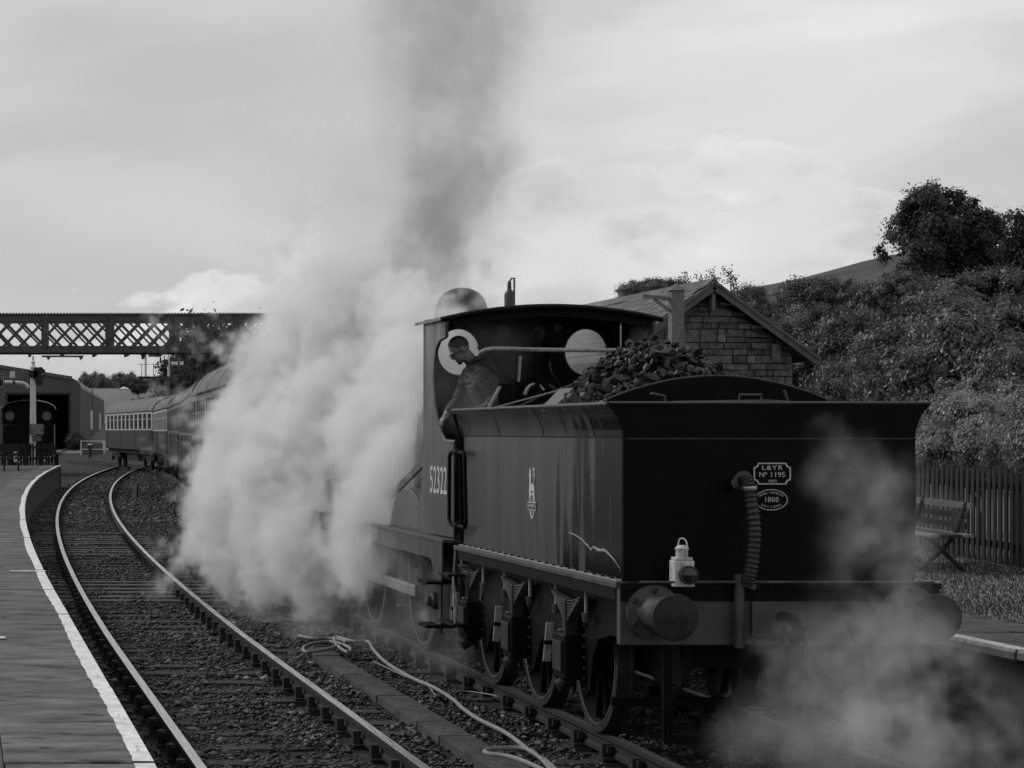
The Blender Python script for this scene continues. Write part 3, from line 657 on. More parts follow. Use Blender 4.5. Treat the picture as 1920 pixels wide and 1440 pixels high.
MB().poly(circle(ox, oz, 0.113, 48, 0.073), 'xz', TY0 - 0.014, TY0 - 0.0101, holes=[circle(ox, oz, 0.108, 48, 0.068)]).build('plate_border', 'lettering', op)
text_obj('lettering', '1800', 0.048, (ox, TY0 - 0.012, oz), '-y', 'lettering', op, (1, 1.05), space=1.1)
for word, up in (('WATER CAPACITY', 1), ('GALLONS', -1)):
    n = len(word); span = 2.0 if up > 0 else 1.5
    for k, chx in enumerate(word):
        if chx == ' ': continue
        t = (k - (n - 1) / 2) / (n - 1) * span
        x = 0.092 * math.sin(t); z = up * 0.049 * math.cos(t)
        text_obj('letter', chx, 0.021, (ox + x, TY0 - 0.012, oz + z), '-y', 'lettering', op, roll=-up * math.atan(0.049 / 0.092 * math.tan(t)) if abs(t) < 1.5 else 0)
# side emblem: lion standing over a wheel with a name band
ey, ez = 18.04, 1.0
side_x = TX0 - 0.004
def em(pts): return [(ey - a, b) for a, b in pts]
zc = 1.665
emb = thing  # placeholder name not used
lion = [(-0.072, 1.66), (-0.085, 1.72), (-0.088, 1.79), (-0.076, 1.86), (-0.082, 1.905), (-0.082, 1.94), (-0.062, 1.968), (-0.040, 1.955), (-0.030, 1.90), (-0.030, 1.855), (-0.018, 1.835), (0.02, 1.845), (0.052, 1.835), (0.070, 1.80), (0.078, 1.75), (0.092, 1.70), (0.092, 1.66), (0.070, 1.66), (0.062, 1.72), (0.040, 1.775), (0.0, 1.79), (-0.035, 1.775), (-0.048, 1.72), (-0.052, 1.66)]
tail = [(0.055, 1.84), (0.075, 1.86), (0.085, 1.90), (0.075, 1.945), (0.05, 1.965), (0.025, 1.955), (0.02, 1.93)]
sideo = [o for o in td.children if o.name.startswith('side_sheet')][0]
MB().poly(em(lion), 'yz', side_x, side_x + 0.003).build('lion_emblem', 'lettering', sideo)
MB().tube(smooth_pts([(side_x + 0.001, ey - a, b) for a, b in tail], 4), 0.006, 6).build('lion_tail', 'lettering', sideo, True)
MB().box(side_x, side_x + 0.002, ey - 0.06, ey - 0.015, 1.905, 1.915).build('lion_tongue', 'lettering', sideo)
MB().poly(circle(ey, zc, 0.075, 40, 0.105), 'yz', side_x, side_x + 0.003, holes=[circle(ey, zc, 0.060, 40, 0.09)]).build('wheel_emblem', 'lettering', sideo)
sp = MB()
for k in range(8):
    a = k * math.pi / 4; sp.bar((side_x + 0.0015, ey + 0.012 * math.cos(a), zc + 0.016 * math.sin(a)), (side_x + 0.0015, ey + 0.062 * math.cos(a), zc + 0.092 * math.sin(a)), 0.008, 0.002, up=(1, 0, 0))
sp.build('wheel_spokes', 'lettering', sideo)
MB().box(side_x - 0.002, side_x - 0.0005, ey - 0.13, ey + 0.13, zc - 0.035, zc + 0.03).build('name_band', 'lettering', sideo)
MB().box(side_x - 0.004, side_x - 0.0025, ey - 0.122, ey + 0.122, zc - 0.028, zc + 0.023).build('band_field', 'black_side', sideo)
text_obj('lettering', 'BRITISH RAILWAYS', 0.045, (side_x - 0.005, ey, zc - 0.002), '-x', 'lettering', sideo, (0.6, 0.85), 0.001)
# splashed lime mark along the lower side sheet
mk = [gp for gp in ((16.95, 1.505), (16.8, 1.50), (16.6, 1.475), (16.5, 1.45), (16.42, 1.435), (16.36, 1.41), (16.28, 1.435), (16.18, 1.425), (16.1, 1.42), (16.02, 1.43), (15.95, 1.42), (15.88, 1.40), (15.8, 1.38), (15.74, 1.36), (15.68, 1.33), (15.64, 1.32), (15.60, 1.28))]
st = MB(); rows = [[], []]
for i, (a, b) in enumerate(mk):
    t = i / (len(mk) - 1); w = (0.004 + 0.016 * math.sin(math.pi * min(1, t * 0.9 + 0.1))) * random.uniform(0.8, 1.2)
    rows[0].append((TX0 - 0.0025, a, b - w)); rows[1].append((TX0 - 0.0025, a, b))
st.sheet(rows).build('lime_stain', 'bare_grey', sideo)
# frames, axleboxes, springs, wheels
AX = (16.93, 18.56, 20.19); WR = 0.57
out_f = [(15.46, 1.17), (15.46, 0.80), (16.1, 0.80), (16.42, 0.74), (16.55, 0.6)]
for k, a in enumerate(AX):
    out_f += [(a - 0.30, 0.34), (a - 0.16, 0.28), (a - 0.155, 0.9), (a + 0.155, 0.9), (a + 0.16, 0.28), (a + 0.30, 0.34)]
    if k < 2: out_f += [(a + 0.55, 0.60), (a + 1.08, 0.60)]
out_f += [(20.55, 0.6), (20.55, 1.17)]
for sg in (-1, 1):
    x = XC + sg * 0.93
    holes = []
    fr = MB().poly(out_f, 'yz', x - 0.012, x + 0.012).build('outside_frame', 'black_frame', td, bevel=0.004)
    for a in AX:
        xo = x + sg * 0.012
        # laminated spring: leaves get shorter downwards, hanging between two hangers above the axlebox
        spb = MB()
        for k in range(9):
            hl = 0.40 - k * 0.042; zc_ = 1.04 - k * 0.023
            pts_ = [(a + hl * t, zc_ - 0.05 * (1 - t * t) ) for t in (-1, -0.66, -0.33, 0, 0.33, 0.66, 1)]
            for i in range(6):
                spb.bar((xo + sg * 0.06, pts_[i][0], pts_[i][1]), (xo + sg * 0.06, pts_[i + 1][0], pts_[i + 1][1]), 0.085, 0.011, up=(0, 0, 1))
        spb.build('leaf_spring', 'spring', td)
        MB().box(min(xo + sg * 0.01, xo + sg * 0.115), max(xo + sg * 0.01, xo + sg * 0.115), a - 0.045, a + 0.045, 0.74, 1.0).build('spring_buckle', 'grime', td, bevel=0.008)
        for e in (-0.42, 0.42):
            MB().cyl((xo + sg * 0.06, a + e, 1.17), (xo + sg * 0.06, a + e, 0.93), 0.014, n=8).build('spring_hanger', 'bare_grey', td)
            MB().cyl((xo + sg * 0.06, a + e, 0.93), (xo + sg * 0.06, a + e, 0.86), 0.035, 0.028, 10).build('hanger_nut', 'iron_grey', td)
        ab = MB().box(min(xo, xo + sg * 0.15), max(xo, xo + sg * 0.15), a - 0.15, a + 0.15, 0.40, 0.75).build('axlebox', 'black_frame', td, bevel=0.02)
        MB().box(min(xo + sg * 0.15, xo + sg * 0.17), max(xo + sg * 0.15, xo + sg * 0.17), a - 0.12, a + 0.12, 0.46, 0.69).build('axlebox_cover', 'grime', ab, bevel=0.008)
        MB().cyl((xo + sg * 0.16, a, 0.34), (xo + sg * 0.06, a, 0.40), 0.05, n=10).build('oil_keep', 'grime', ab)
        for k in range(8):
            MB().cyl((xo + sg * 0.012, a - 0.2, 0.34 + k * 0.08), (xo + sg * 0.022, a - 0.2, 0.34 + k * 0.08), 0.012, 0.008, 6).build('rivet', 'iron_grey', fr) if sg < 0 else None
        # worn pale guard bars beside each axlebox
        if sg < 0:
            p = Vector((xo - 0.17, a + 0.27, 0.50)); q = Vector((xo - 0.15, a + 0.25, 0.80))
            MB().bar(p, p.lerp(q, 0.46), 0.062, 0.02, up=(0, 1, 0)).build('brake_block', 'bare_grey', td, bevel=0.006)
            MB().bar(p.lerp(q, 0.54), q, 0.062, 0.02, up=(0, 1, 0)).build('brake_block', 'bare_grey', td, bevel=0.006)
            MB().bar(p.lerp(q, 0.45), p.lerp(q, 0.55), 0.072, 0.03, up=(0, 1, 0)).build('block_clip', 'black_frame', td)
            MB().bar((xo - 0.02, a + 0.26, 0.65), (xo - 0.16, a + 0.26, 0.65), 0.03, 0.03).build('block_hanger', 'black_frame', td)
            MB().bar((xo - 0.1, a + 0.12, 0.76), (xo - 0.1, a + 0.02, 0.765), 0.06, 0.012).build('oil_cap', 'steel', td)
def wheel_parts(parent, x, y, r, sg, spokes=10, rim='steel'):
    # tyre with flange on the inside, spokes, hub
    w = MB().lathe([(r - 0.075, -0.06), (r - 0.003, -0.06), (r, -0.05), (r + 0.002, 0.03), (r + 0.026, 0.045), (r + 0.026, 0.062), (r - 0.075, 0.062), (r - 0.075, -0.06)], (x, y, r), (-sg, 0, 0), 56, cap=False).build('wheel', 'grime', parent, True)
    MB().lathe([(r - 0.072, -0.0625), (r - 0.06, -0.064), (r - 0.055, -0.0625)], (x, y, r), (-sg, 0, 0), 56, cap=False).build('tyre_ring', rim, w, True)
    h = MB().lathe([(0.12, -0.08), (0.12, 0.08)], (x, y, r), (-sg, 0, 0), 20)
    for k in range(spokes):
        a = 2 * math.pi * k / spokes
        h.bar((x, y + 0.1 * math.cos(a), r + 0.1 * math.sin(a)), (x, y + (r - 0.07) * math.cos(a), r + (r - 0.07) * math.sin(a)), 0.06, 0.045, up=(1, 0, 0))
    h.build('spokes', 'black_frame', w)
    return w
for a in AX:
    for sg in (-1, 1): wheel_parts(td, XC + sg * 0.755, a, WR, sg)
    MB().cyl((XC - 0.8, a, WR), (XC + 0.8, a, WR), 0.07, n=14).build('axle', 'black_frame', td)
MB().box(XC - 0.62, XC - 0.58, 15.46, 20.5, 0.5, 1.17).build('inside_frame', 'black_frame', td)
MB().box(XC + 0.58, XC + 0.62, 15.46, 20.5, 0.5, 1.17).build('inside_frame', 'black_frame', td)
MB().box(XC - 0.57, XC + 0.57, 15.6, 20.3, 0.62, 1.1).build('water_well', 'black_frame', td)
MB().tube(smooth_pts([(4.95, 15.5, 0.8), (4.97, 15.5, 0.55), (4.88, 15.5, 0.38), (4.86, 15.5, 0.1)]), 0.016, 8).build('sand_pipe', 'black_frame', td, True)
for x in (XC - 0.72, XC + 0.72):
    MB().box(x - 0.03, x + 0.03, 15.5, 15.53, 0.12, 0.8).build('guard_iron', 'black_frame', td)
MB().box(XC - 0.9, XC + 0.9, 16.2, 16.26, 0.28, 0.34).build('brake_beam', 'black_frame', td)
# tender step boards near the cab
for z in (0.52, 0.95):
    MB().box(4.36, 4.60, 20.0 if z < 0.9 else 20.2, 20.6, z, z + 0.025).build('step_board', 'black_frame', td, bevel=0.004)
MB().bar((4.46, 20.55, 0.52), (4.50, 20.5, 1.18), 0.02, 0.09).build('step_bracket', 'grime', td)
MB().tube([(4.40, 20.1, 0.545), (4.40, 20.16, 0.96)], 0.009, 6).build('step_stay', 'bare_grey', td)
MB().tube([(4.42, 20.3, 0.96), (4.42, 20.12, 0.75), (4.40, 20.1, 0.545)], 0.009, 6).build('step_stay', 'bare_grey', td)

# ------------------------------------------------------------------ tail lamp
lx = (1275 + 70) / 274.5; lp = thing('tail_lamp', 'white painted metal oil lamp with dark round lens above the left buffer', 'lamp', (lx, 15.3, 1.19))
ly = 15.25; lz = EYE - (1099 - 808) / (FPX / ly)
MB().box(lx - 0.075, lx + 0.075, ly, ly + 0.14, lz, lz + 0.19).build('lamp_body', 'lamp_white', lp, bevel=0.008)
MB().box(lx - 0.078, lx + 0.078, ly - 0.003, ly + 0.143, lz - 0.006, lz + 0.012).build('lamp_foot', 'lamp_white', lp, bevel=0.003)
MB().box(lx - 0.065, lx + 0.065, ly + 0.01, ly + 0.13, lz + 0.191, lz + 0.215).build('lamp_lid', 'lamp_white', lp, bevel=0.006)
MB().lathe([(0.045, 0), (0.045, 0.055), (0.052, 0.058), (0.052, 0.068), (0.03, 0.09)], (lx, ly + 0.07, lz + 0.215), (0, 0, 1), 20).build('lamp_chimney', 'lamp_white', lp, True)
MB().tube(smooth_pts([(lx + 0.02, ly + 0.02, lz + 0.19), (lx + 0.024, ly + 0.02, lz + 0.30), (lx + 0.018, ly + 0.04, lz + 0.345), (lx, ly + 0.06, lz + 0.355), (lx - 0.02, ly + 0.08, lz + 0.335), (lx - 0.024, ly + 0.1, lz + 0.2)]), 0.006, 6).build('lamp_handle', 'lamp_white', lp, True)
MB().lathe([(0.07, 0), (0.07, 0.045), (0.064, 0.05), (0.058, 0.05)], (lx + 0.022, ly, lz + 0.085), (0, -1, 0), 24).build('lens_hood', 'signal_black', lp, True)
MB().lathe([(0.058, 0.03), (0.054, 0.05), (0.035, 0.064), (0.0, 0.07)], (lx + 0.022, ly, lz + 0.085), (0, -1, 0), 24).build('lamp_lens', 'lens', lp, True)

for c_ in lp.children:      # keep the lamp to its size in the photograph, shrunk about its foot
    c_.data.transform(Matrix.Translation((lx, ly + 0.07, lz)) @ Matrix.Scale(0.9, 4) @ Matrix.Translation((-lx, -ly - 0.07, -lz)))
# ------------------------------------------------------------------ coal
cl = thing('coal_heap', 'heaped load of black lump coal in the tender', 'coal', (5.6, 18.2, 2.2))
def coal_z(x, y):
    d = ((x - 5.56) / 0.90) ** 2 * 1.0 + ((y - 18.1) / 1.55) ** 2
    z = 2.18 + 0.80 * math.exp(-1.35 * d)
    return z
rows = []
for i in range(25):
    yy = 16.97 + 3.4 * i / 24; rows.append([(4.88 + 1.6 * j / 18, yy, coal_z(4.88 + 1.6 * j / 18, yy) - 0.10) for j in range(19)])
tag(MB().sheet(rows).build('coal_bed', 'coal', cl), kind='stuff')
lumps = []
for k in range(14):
    b = bmesh.new(); bmesh.ops.create_icosphere(b, subdivisions=2, radius=1.0)
    rnd = random.Random(k); cuts = [(Vector((rnd.uniform(-1, 1), rnd.uniform(-1, 1), rnd.uniform(-1, 1))).normalized(), rnd.uniform(0.35, 0.7)) for _ in range(11)]
    for v in b.verts:
        for nrm, d in cuts:
            e = v.co.dot(nrm) - d
            if e > 0: v.co -= nrm * e
        v.co.x *= 1.25
    me = bpy.data.meshes.new('coal_lump'); b.to_mesh(me); b.free(); me.materials.append(M['coal']); lumps.append(me)
bsm = bmesh.new(); bmesh.ops.create_icosphere(bsm, subdivisions=1, radius=1.0)
rnd = random.Random(3)
class _V: pass
sv_ = []
for v in bsm.verts:
    q = _V(); q.co = v.co * rnd.uniform(0.65, 1.2); sv_.append(q)
small_me = (sv_, [tuple(v.index for v in f.verts) for f in bsm.faces]); bsm.free()
random.seed(5); n = 0; spots_ = []
while n < 300:
    x = random.uniform(4.86, 6.42); yy = random.uniform(16.98, 20.3)
    if yy > 18.9 and random.random() < 0.5: continue
    s = random.choice([0.032, 0.04, 0.045, 0.05, 0.06, 0.072]) * random.uniform(0.85, 1.15) * (0.7 if yy > 19 else 1)
    if any((x - a) ** 2 + (yy - b) ** 2 < (0.58 * (s + c)) ** 2 for a, b, c in spots_): 
        if random.random() < 0.8: continue
    spots_.append((x, yy, s)); n += 1
    o = obj('coal_lump', random.choice(lumps), cl); o.location = (x, yy, coal_z(x, yy) + random.uniform(-0.03, 0.04)); o.scale = (s, s, s * 0.85)
    o.rotation_euler = (random.uniform(-.8, .8), random.uniform(-.8, .8), random.uniform(0, 6.28))
    o.matrix_parent_inverse = Matrix.Translation(-Vector(cl.location))
o = obj('coal_lump', lumps[3], cl); o.location = (6.16, 17.15, coal_z(6.16, 17.15) + 0.03); o.scale = (0.12, 0.11, 0.10)
small = MB()
for k in range(1500):
    x = random.uniform(4.88, 6.46); yy = random.uniform(16.98, 20.4); s = random.uniform(0.018, 0.045); me = random.choice(lumps)
    mt = Matrix.Translation((x, yy, coal_z(x, yy) + random.uniform(-0.05, 0.0))) @ Euler((random.uniform(0, 6), random.uniform(0, 6), 0)).to_matrix().to_4x4() @ Matrix.Scale(s, 4)
    small.add([mt @ v.co for v in small_me[0]], small_me[1])
tag(small.build('small_coal', 'coal', cl, recalc=False), kind='stuff')
# fire irons and shovel lying in the coal
sh = thing('fireman_shovel', 'long handled shovel leaning on the coal behind the cab', 'shovel', (4.8, 20.3, 2.45))
MB().tube([(4.72, 20.2, 2.46), (4.86, 20.3, 2.68)], 0.016, 8).build('shovel_handle', 'wood_light', sh, True)
MB().box(4.83, 4.98, 20.28, 20.31, 2.50, 2.70).build('shovel_blade', 'black_frame', sh, bevel=0.01)
for (p, q, lab) in (((4.78, 20.2, 2.47), (5.08, 18.9, 2.62), 'thin iron pricker rod lying along the coal slope'), ((4.92, 19.9, 2.48), (5.10, 18.7, 2.66), 'thick timber bar lying on the coal beside the iron rod')):
    tag(MB().tube([p, q], 0.013 if 'iron' in lab else 0.028, 8).build('fire_iron' if 'iron' in lab and 'timber' not in lab else 'timber_bar', 'iron_grey' if 'pricker' in lab else 'wood_dark', None, True), lab, 'fire iron' if 'pricker' in lab else 'timber bar')
# ================================================================== locomotive
lo = thing('steam_locomotive', 'black inside-cylinder steam locomotive with open cab, half hidden in steam', 'locomotive', (XC, 25.5, 0))
CX0, CX1 = 4.60, 6.56
def cs(x, y):                                  # cab side outline, from the photograph's proportions
    Y = FPX * CX0 / (x - VX); return (Y, EYE - (y - VY) * Y / FPX)
side_pts = [cs(*p) for p in ((797, 600), (796, 800), (793, 880), (787, 960), (783, 996), (853, 1008), (855, 828), (836, 826), (829, 812), (822, 786), (817, 755), (814.5, 715), (816.5, 675), (820, 652), (826, 638), (838, 631), (838, 594))]
for x in (CX0, CX1): 
    o = MB().poly(side_pts, 'yz', x - 0.006, x + 0.006).build('cab_side', 'black_side', lo)
    if x == CX0: cabside = o
edge = [cs(*p) for p in ((855, 828), (836, 826), (829, 812), (822, 786), (817, 755), (814.5, 715), (816.5, 675), (820, 652), (826, 638), (838, 631), (838, 600))]
for x in (CX0, CX1): MB().tube([(x, a, b) for a, b in edge], 0.016, 8).build('cab_beading', 'black_top', lo, True)
MB().box(CX0 - 0.012, CX0 + 0.04, 20.98, 21.02, 1.25, 2.17).build('cab_pillar', 'black_frame', lo)
# cab number
nx_ = CX0 - 0.008
Yn = FPX * CX0 / (823.5 - VX)
text_obj('cab_number', '52322', 0.36, (nx_, Yn, EYE - (903 - 808) * Yn / FPX), '-x', 'lettering', cabside, (0.87, 1.05), 0.002, 1.0)
# weatherboard with two round windows
FY = 22.44
wz = EYE + (808 - 660) / (FPX / FY)
wpts = [(CX0, 1.25), (CX1, 1.25), (CX1, 3.34)] + [(CX1 - (CX1 - CX0) * k / 12, 3.34 + 0.115 * math.sin(math.pi * k / 12)) for k in range(1, 12)] + [(CX0, 3.34)]
wins = [XC - 0.635, XC + 0.635]
MB().poly(wpts, 'xz', FY - 0.006, FY + 0.006, holes=[circle(w, wz, 0.213, 40, 0.235) for w in wins]).build('weatherboard', 'black_matt', lo)
for w in wins:
    ring = [(w + 0.218 * math.cos(t), FY - 0.012, wz + 0.24 * math.sin(t)) for t in [2 * math.pi * k / 40 for k in range(40)]]
    wf = MB().tube(ring, 0.014, 8, closed=True).build('window_ring', 'black_top', lo, True)
    MB().poly(circle(w, wz, 0.214, 40, 0.236), 'xz', FY - 0.002, FY + 0.002).build('window_pane', 'pane_glass', wf)
# roof
def roof_z(x, off=0): 
    t = (x - XC) / 1.05; return 3.345 + off + 0.125 * (1 - t * t)
rows_t = []; RY0, RY1 = 21.3, 22.52
N_ = 24
top = [[(XC - 1.05 + 2.1 * k / N_, yy, roof_z(XC - 1.05 + 2.1 * k / N_)) for k in range(N_ + 1)] for yy in (RY0, RY1)]
bot = [[(p[0], p[1], p[2] - 0.03) for p in r] for r in top]
rf = MB().sheet(top).sheet(bot)
rf.sheet([top[0], bot[0]]).sheet([top[1], bot[1]]).sheet([[top[0][0], top[1][0]], [bot[0][0], bot[1][0]]]).sheet([[top[0][-1], top[1][-1]], [bot[0][-1], bot[1][-1]]])
roof = rf.build('cab_roof', 'black_top', lo, True)
MB().tube([(p[0], RY0 - 0.005, p[2] - 0.03) for p in top[0]], 0.022, 8).build('roof_rim', 'black_matt', roof, True)
# inner rear arch under the roof
arch_o = [(p[0], p[2] - 0.03) for p in top[0]][1:-1]
arch_i = [(XC + (p[0] - XC) * 0.93, p[1] - 0.09) for p in arch_o]
MB().poly(arch_o + arch_i[::-1], 'xz', RY0 + 0.03, RY0 + 0.045).build('roof_arch', 'black_matt', lo)
# backhead and fittings
MB().poly(circle(XC, 2.1, 0.62, 32, 0.75), 'xz', 22.2, 22.43).build('backhead', 'black_frame', lo, bevel=0.04)
for gx, gz, gr in ((945, 622, 0.075), (1011, 624, 0.068), (1046, 614, 0.046)):
    s_ = FPX / 22.36; c = ((gx - VX) / s_, EYE + (808 - gz) / s_)
    gg = MB().lathe([(gr, 0), (gr, 0.04), (gr * 0.88, 0.045)], (c[0], 22.42, c[1]), (0, -1, 0), 24).build('pressure_gauge', 'grime', lo, True)
    MB().lathe([(gr * 0.85, 0.0455), (gr * 0.84, 0.047)], (c[0], 22.42, c[1]), (0, -1, 0), 24).build('gauge_dial', 'signal_grey', gg)
MB().tube(smooth_pts([(5.1, 22.25, 3.1), (5.25, 22.2, 2.9), (5.3, 22.2, 2.6), (5.42, 22.2, 2.4)]), 0.018, 8).build('steam_pipe', 'iron_grey', lo, True)
MB().tube(smooth_pts([(6.1, 22.25, 2.5), (5.9, 22.2, 2.7), (5.8, 22.2, 2.9), (5.86, 22.25, 3.1)]), 0.014, 8).build('steam_pipe', 'black_top', lo, True)
MB().tube([(5.75, 22.1, 2.72), (6.15, 22.1, 2.45)], 0.022, 8).build('regulator_rod', 'iron_grey', lo, True)
MB().tube([(5.45, 22.05, 2.75), (5.47, 22.05, 3.0)], 0.016, 8).build('regulator_handle', 'steel', lo, True)
MB().box(5.2, 5.26, 22.1, 22.18, 2.35, 2.55).build('water_gauge', 'signal_grey', lo, bevel=0.008)
MB().cyl((5.62, 22.0, 1.3), (5.62, 22.0, 3.25), 0.03, n=10).build('brake_standard', 'black_frame', lo)
MB().tube(smooth_pts([(5.5, 22.0, 2.62), (5.54, 22.0, 2.7), (5.62, 22.0, 2.72), (5.68, 22.0, 2.66)]), 0.02, 8).build('injector_pipe', 'steel', lo, True)
MB().box(CX0 + 0.01, CX1 - 0.01, 20.95, 22.4, 1.26, 1.30).build('cab_floor', 'wood_dark', lo)
MB().box(4.64, 4.95, 21.2, 22.3, 1.30, 2.0).build('cab_seat', 'black_frame', lo, bevel=0.02)
# storm-sheet rail across the front of the tender
zb = EYE + (808 - 656) / (FPX / 20.95)
MB().tube(smooth_pts([(4.84, 21.05, zb - 0.03), (4.88, 20.97, zb), (5.0, 20.95, zb + 0.01), (5.4, 20.95, zb), (6.1, 20.95, zb - 0.005), (6.3, 21.1, zb)]), 0.02, 10).build('storm_rail', 'bare_grey', lo, True)
# running plate, valance, splashers
MB().box(4.47, 6.69, 20.95, 31.0, 1.215, 1.25).build('running_plate', 'iron_grey', lo, bevel=0.005)
MB().box(4.475, 4.495, 21.6, 31.0, 1.05, 1.214).build('valance', 'black_side', lo)
MB().box(6.665, 6.685, 21.0, 31.0, 1.05, 1.214).build('valance', 'black_side', lo)
# cab steps: curved valance dropping to a step plate
stp = [(21.0, 1.214), (21.62, 1.214), (21.62, 1.05), (21.5, 1.04), (21.42, 0.99), (21.40, 0.90), (21.38, 0.62), (21.33, 0.5), (21.3, 0.36), (21.06, 0.36), (21.04, 0.8), (21.0, 1.0)]
MB().poly(stp, 'yz', 4.476, 4.494).build('step_plate', 'black_side', lo)
for z in (0.42, 0.83): MB().box(4.33, 4.60, 21.0, 21.4, z, z + 0.03).build('cab_step', 'black_frame', lo, bevel=0.005)
MB().lathe([(0.08, 0), (0.08, 0.04), (0.05, 0.05), (0.05, 0.09), (0.02, 0.1)], (4.475, 21.25, 0.66), (-1, 0, 0), 16).build('injector_valve', 'iron_grey', lo, True)
MB().tube([(4.5, 21.5, 0.7), (4.52, 26.5, 0.72)], 0.0, 6) if False else None
AXL = (23.3, 26.0, 28.2); WL = 0.775
for a in AXL:
    for sg in (-1, 1): wheel_parts(lo, XC + sg * 0.755, a, WL, sg, 14)
    MB().cyl((XC - 0.8, a, WL), (XC + 0.8, a, WL), 0.08, n=14).build('axle', 'black_frame', lo)
for sg in (-1, 1):
    x = XC + sg * 0.90
    MB().box(min(x, x + sg * 0.04), max(x, x + sg * 0.04), 23.1, 28.4, 0.56, 0.68).build('coupling_rod', 'steel', lo, bevel=0.01)
    for a in AXL:
        if a > 23: 
            c = [(a + 0.86 * math.cos(math.pi * k / 16), 1.25 + 0.42 * math.sin(math.pi * k / 16)) for k in range(17)]
            MB().poly(c, 'yz', min(XC + sg * 0.68, XC + sg * 0.98), max(XC + sg * 0.68, XC + sg * 0.98)).build('splasher', 'black_side', lo, bevel=0.01)
MB().box(XC - 0.6, XC - 0.57, 21, 30.9, 0.6, 1.21).build('main_frame', 'black_frame', lo)
MB().box(XC + 0.57, XC + 0.6, 21, 30.9, 0.6, 1.21).build('main_frame', 'black_frame', lo)
# reversing rod and firebox, boiler, smokebox, chimney, dome
MB().bar((4.62, 22.4, 1.98), (4.78, 25.2, 1.52), 0.03, 0.09).build('reversing_rod', 'iron_grey', lo, bevel=0.006)
MB().poly([(XC - 0.70, 1.25), (XC + 0.70, 1.25)] + [(XC + 0.70 * math.cos(math.pi * k / 20), 2.12 + 0.70 * math.sin(math.pi * k / 20)) for k in range(21)], 'xz', 22.46, 24.3).build('firebox', 'black_side', lo)
MB().lathe([(0.66, 0), (0.66, 3.9)], (XC, 24.31, 2.12), (0, 1, 0), 40).build('boiler', 'black_side', lo, True)
for yy in (24.35, 25.6, 26.9, 28.15): MB().lathe([(0.668, 0), (0.668, 0.05)], (XC, yy, 2.12), (0, 1, 0), 40).build('boiler_band', 'black_top', lo, True)
MB().lathe([(0.70, 0), (0.70, 1.1), (0.66, 1.13), (0.45, 1.17), (0.0, 1.22)], (XC, 28.22, 2.12), (0, 1, 0), 40).build('smokebox', 'black_matt', lo, True)
MB().box(XC - 0.6, XC + 0.6, 28.2, 29.4, 1.25, 1.75).build('saddle', 'black_matt', lo)
MB().lathe([(0.30, 0), (0.23, 0.1), (0.195, 0.2), (0.205, 0.85), (0.26, 0.88), (0.27, 0.93), (0.24, 0.97)], (XC, 28.75, 2.76), (0, 0, 1), 32).build('chimney', 'black_matt', lo, True)
MB().lathe([(0.42, 0), (0.33, 0.08), (0.295, 0.2), (0.295, 0.82), (0.285, 0.92), (0.25, 1.02), (0.19, 1.09), (0.10, 1.135), (0.0, 1.15)], (XC, 25.15, 2.72), (0, 0, 1), 40).build('dome', 'iron_grey', lo, True)
# whistle and safety valve above the cab roof line
wv = MB().lathe([(0.10, 0), (0.10, 0.55), (0.088, 0.56)], (XC, 22.95, 2.8), (0, 0, 1), 20).build('valve_base', 'black_top', lo, True)
MB().lathe([(0.05, 0.56), (0.05, 0.69), (0.03, 0.7), (0.03, 0.72)], (XC, 22.95, 2.8), (0, 0, 1), 16).build('valve_stem', 'iron_grey', wv, True)
MB().lathe([(0.05, 0.725), (0.052, 0.85), (0.042, 0.885), (0.022, 0.91), (0.018, 0.99), (0.0, 1.0)], (XC, 22.95, 2.8), (0, 0, 1), 20).build('whistle_bell', 'iron_grey', wv, True)
MB().tube([(XC + 0.05, 22.95, 3.38), (XC + 0.05, 22.95, 3.83), (XC + 0.02, 22.95, 3.82), (XC, 22.95, 3.79)], 0.010, 6).build('whistle_lever', 'iron_grey', wv, True)
# front end
fb = MB().box(4.47, 6.69, 31.0, 31.1, 0.82, 1.25).build('front_beam', 'beam', lo)
for dx in (-0.87, 0.87):
    MB().lathe([(0.17, 0), (0.12, 0.06), (0.10, 0.35), (0.06, 0.36), (0.06, 0.42), (0.17, 0.43), (0.17, 0.46)], (XC + dx, 31.1, 1.03), (0, 1, 0), 24).build('buffer', 'iron_grey', lo, True)

# ------------------------------------------------------------------ footplate man
person = thing('person', 'person in dark jacket and braces leaning out of the cab, head bowed', 'person', (5.15, 21.55, 1.30))
def skin_mesh(verts, edges, root=0, sub=2):
    me = bpy.data.meshes.new('skin'); me.from_pydata([v[0] for v in verts], edges, [])
    o = bpy.data.objects.new('skin', me); COL.objects.link(o)
    sk = o.modifiers.new('skin', 'SKIN'); sk.use_smooth_shade = True
    if not me.skin_vertices: pass
    for k, v in enumerate(verts):
        sv = me.skin_vertices[0].data[k]; r = v[1]; sv.radius = r if isinstance(r, tuple) else (r, r); sv.use_root = (k == root)
    sb = o.modifiers.new('sub', 'SUBSURF'); sb.levels = sub; sb.render_levels = sub
    dg = bpy.context.evaluated_depsgraph_get(); dg.update()
    m2 = bpy.data.meshes.new_from_object(o.evaluated_get(dg)); bpy.data.objects.remove(o)
    return m2
def ellipsoid(mb, c, r, rot=None, n=20):
    vs = []; fs = []
    R = rot or Matrix.Identity(3)
    for i in range(n // 2 + 1):
        th = math.pi * i / (n // 2)
        for j in range(n):
            ph = 2 * math.pi * j / n
            vs.append(Vector(c) + R @ Vector((r[0] * math.sin(th) * math.cos(ph), r[1] * math.sin(th) * math.sin(ph), r[2] * math.cos(th))))
    for i in range(n // 2):
        for j in range(n): fs.append((i * n + j, i * n + (j + 1) % n, (i + 1) * n + (j + 1) % n, (i + 1) * n + j))
    mb.add(vs, fs)
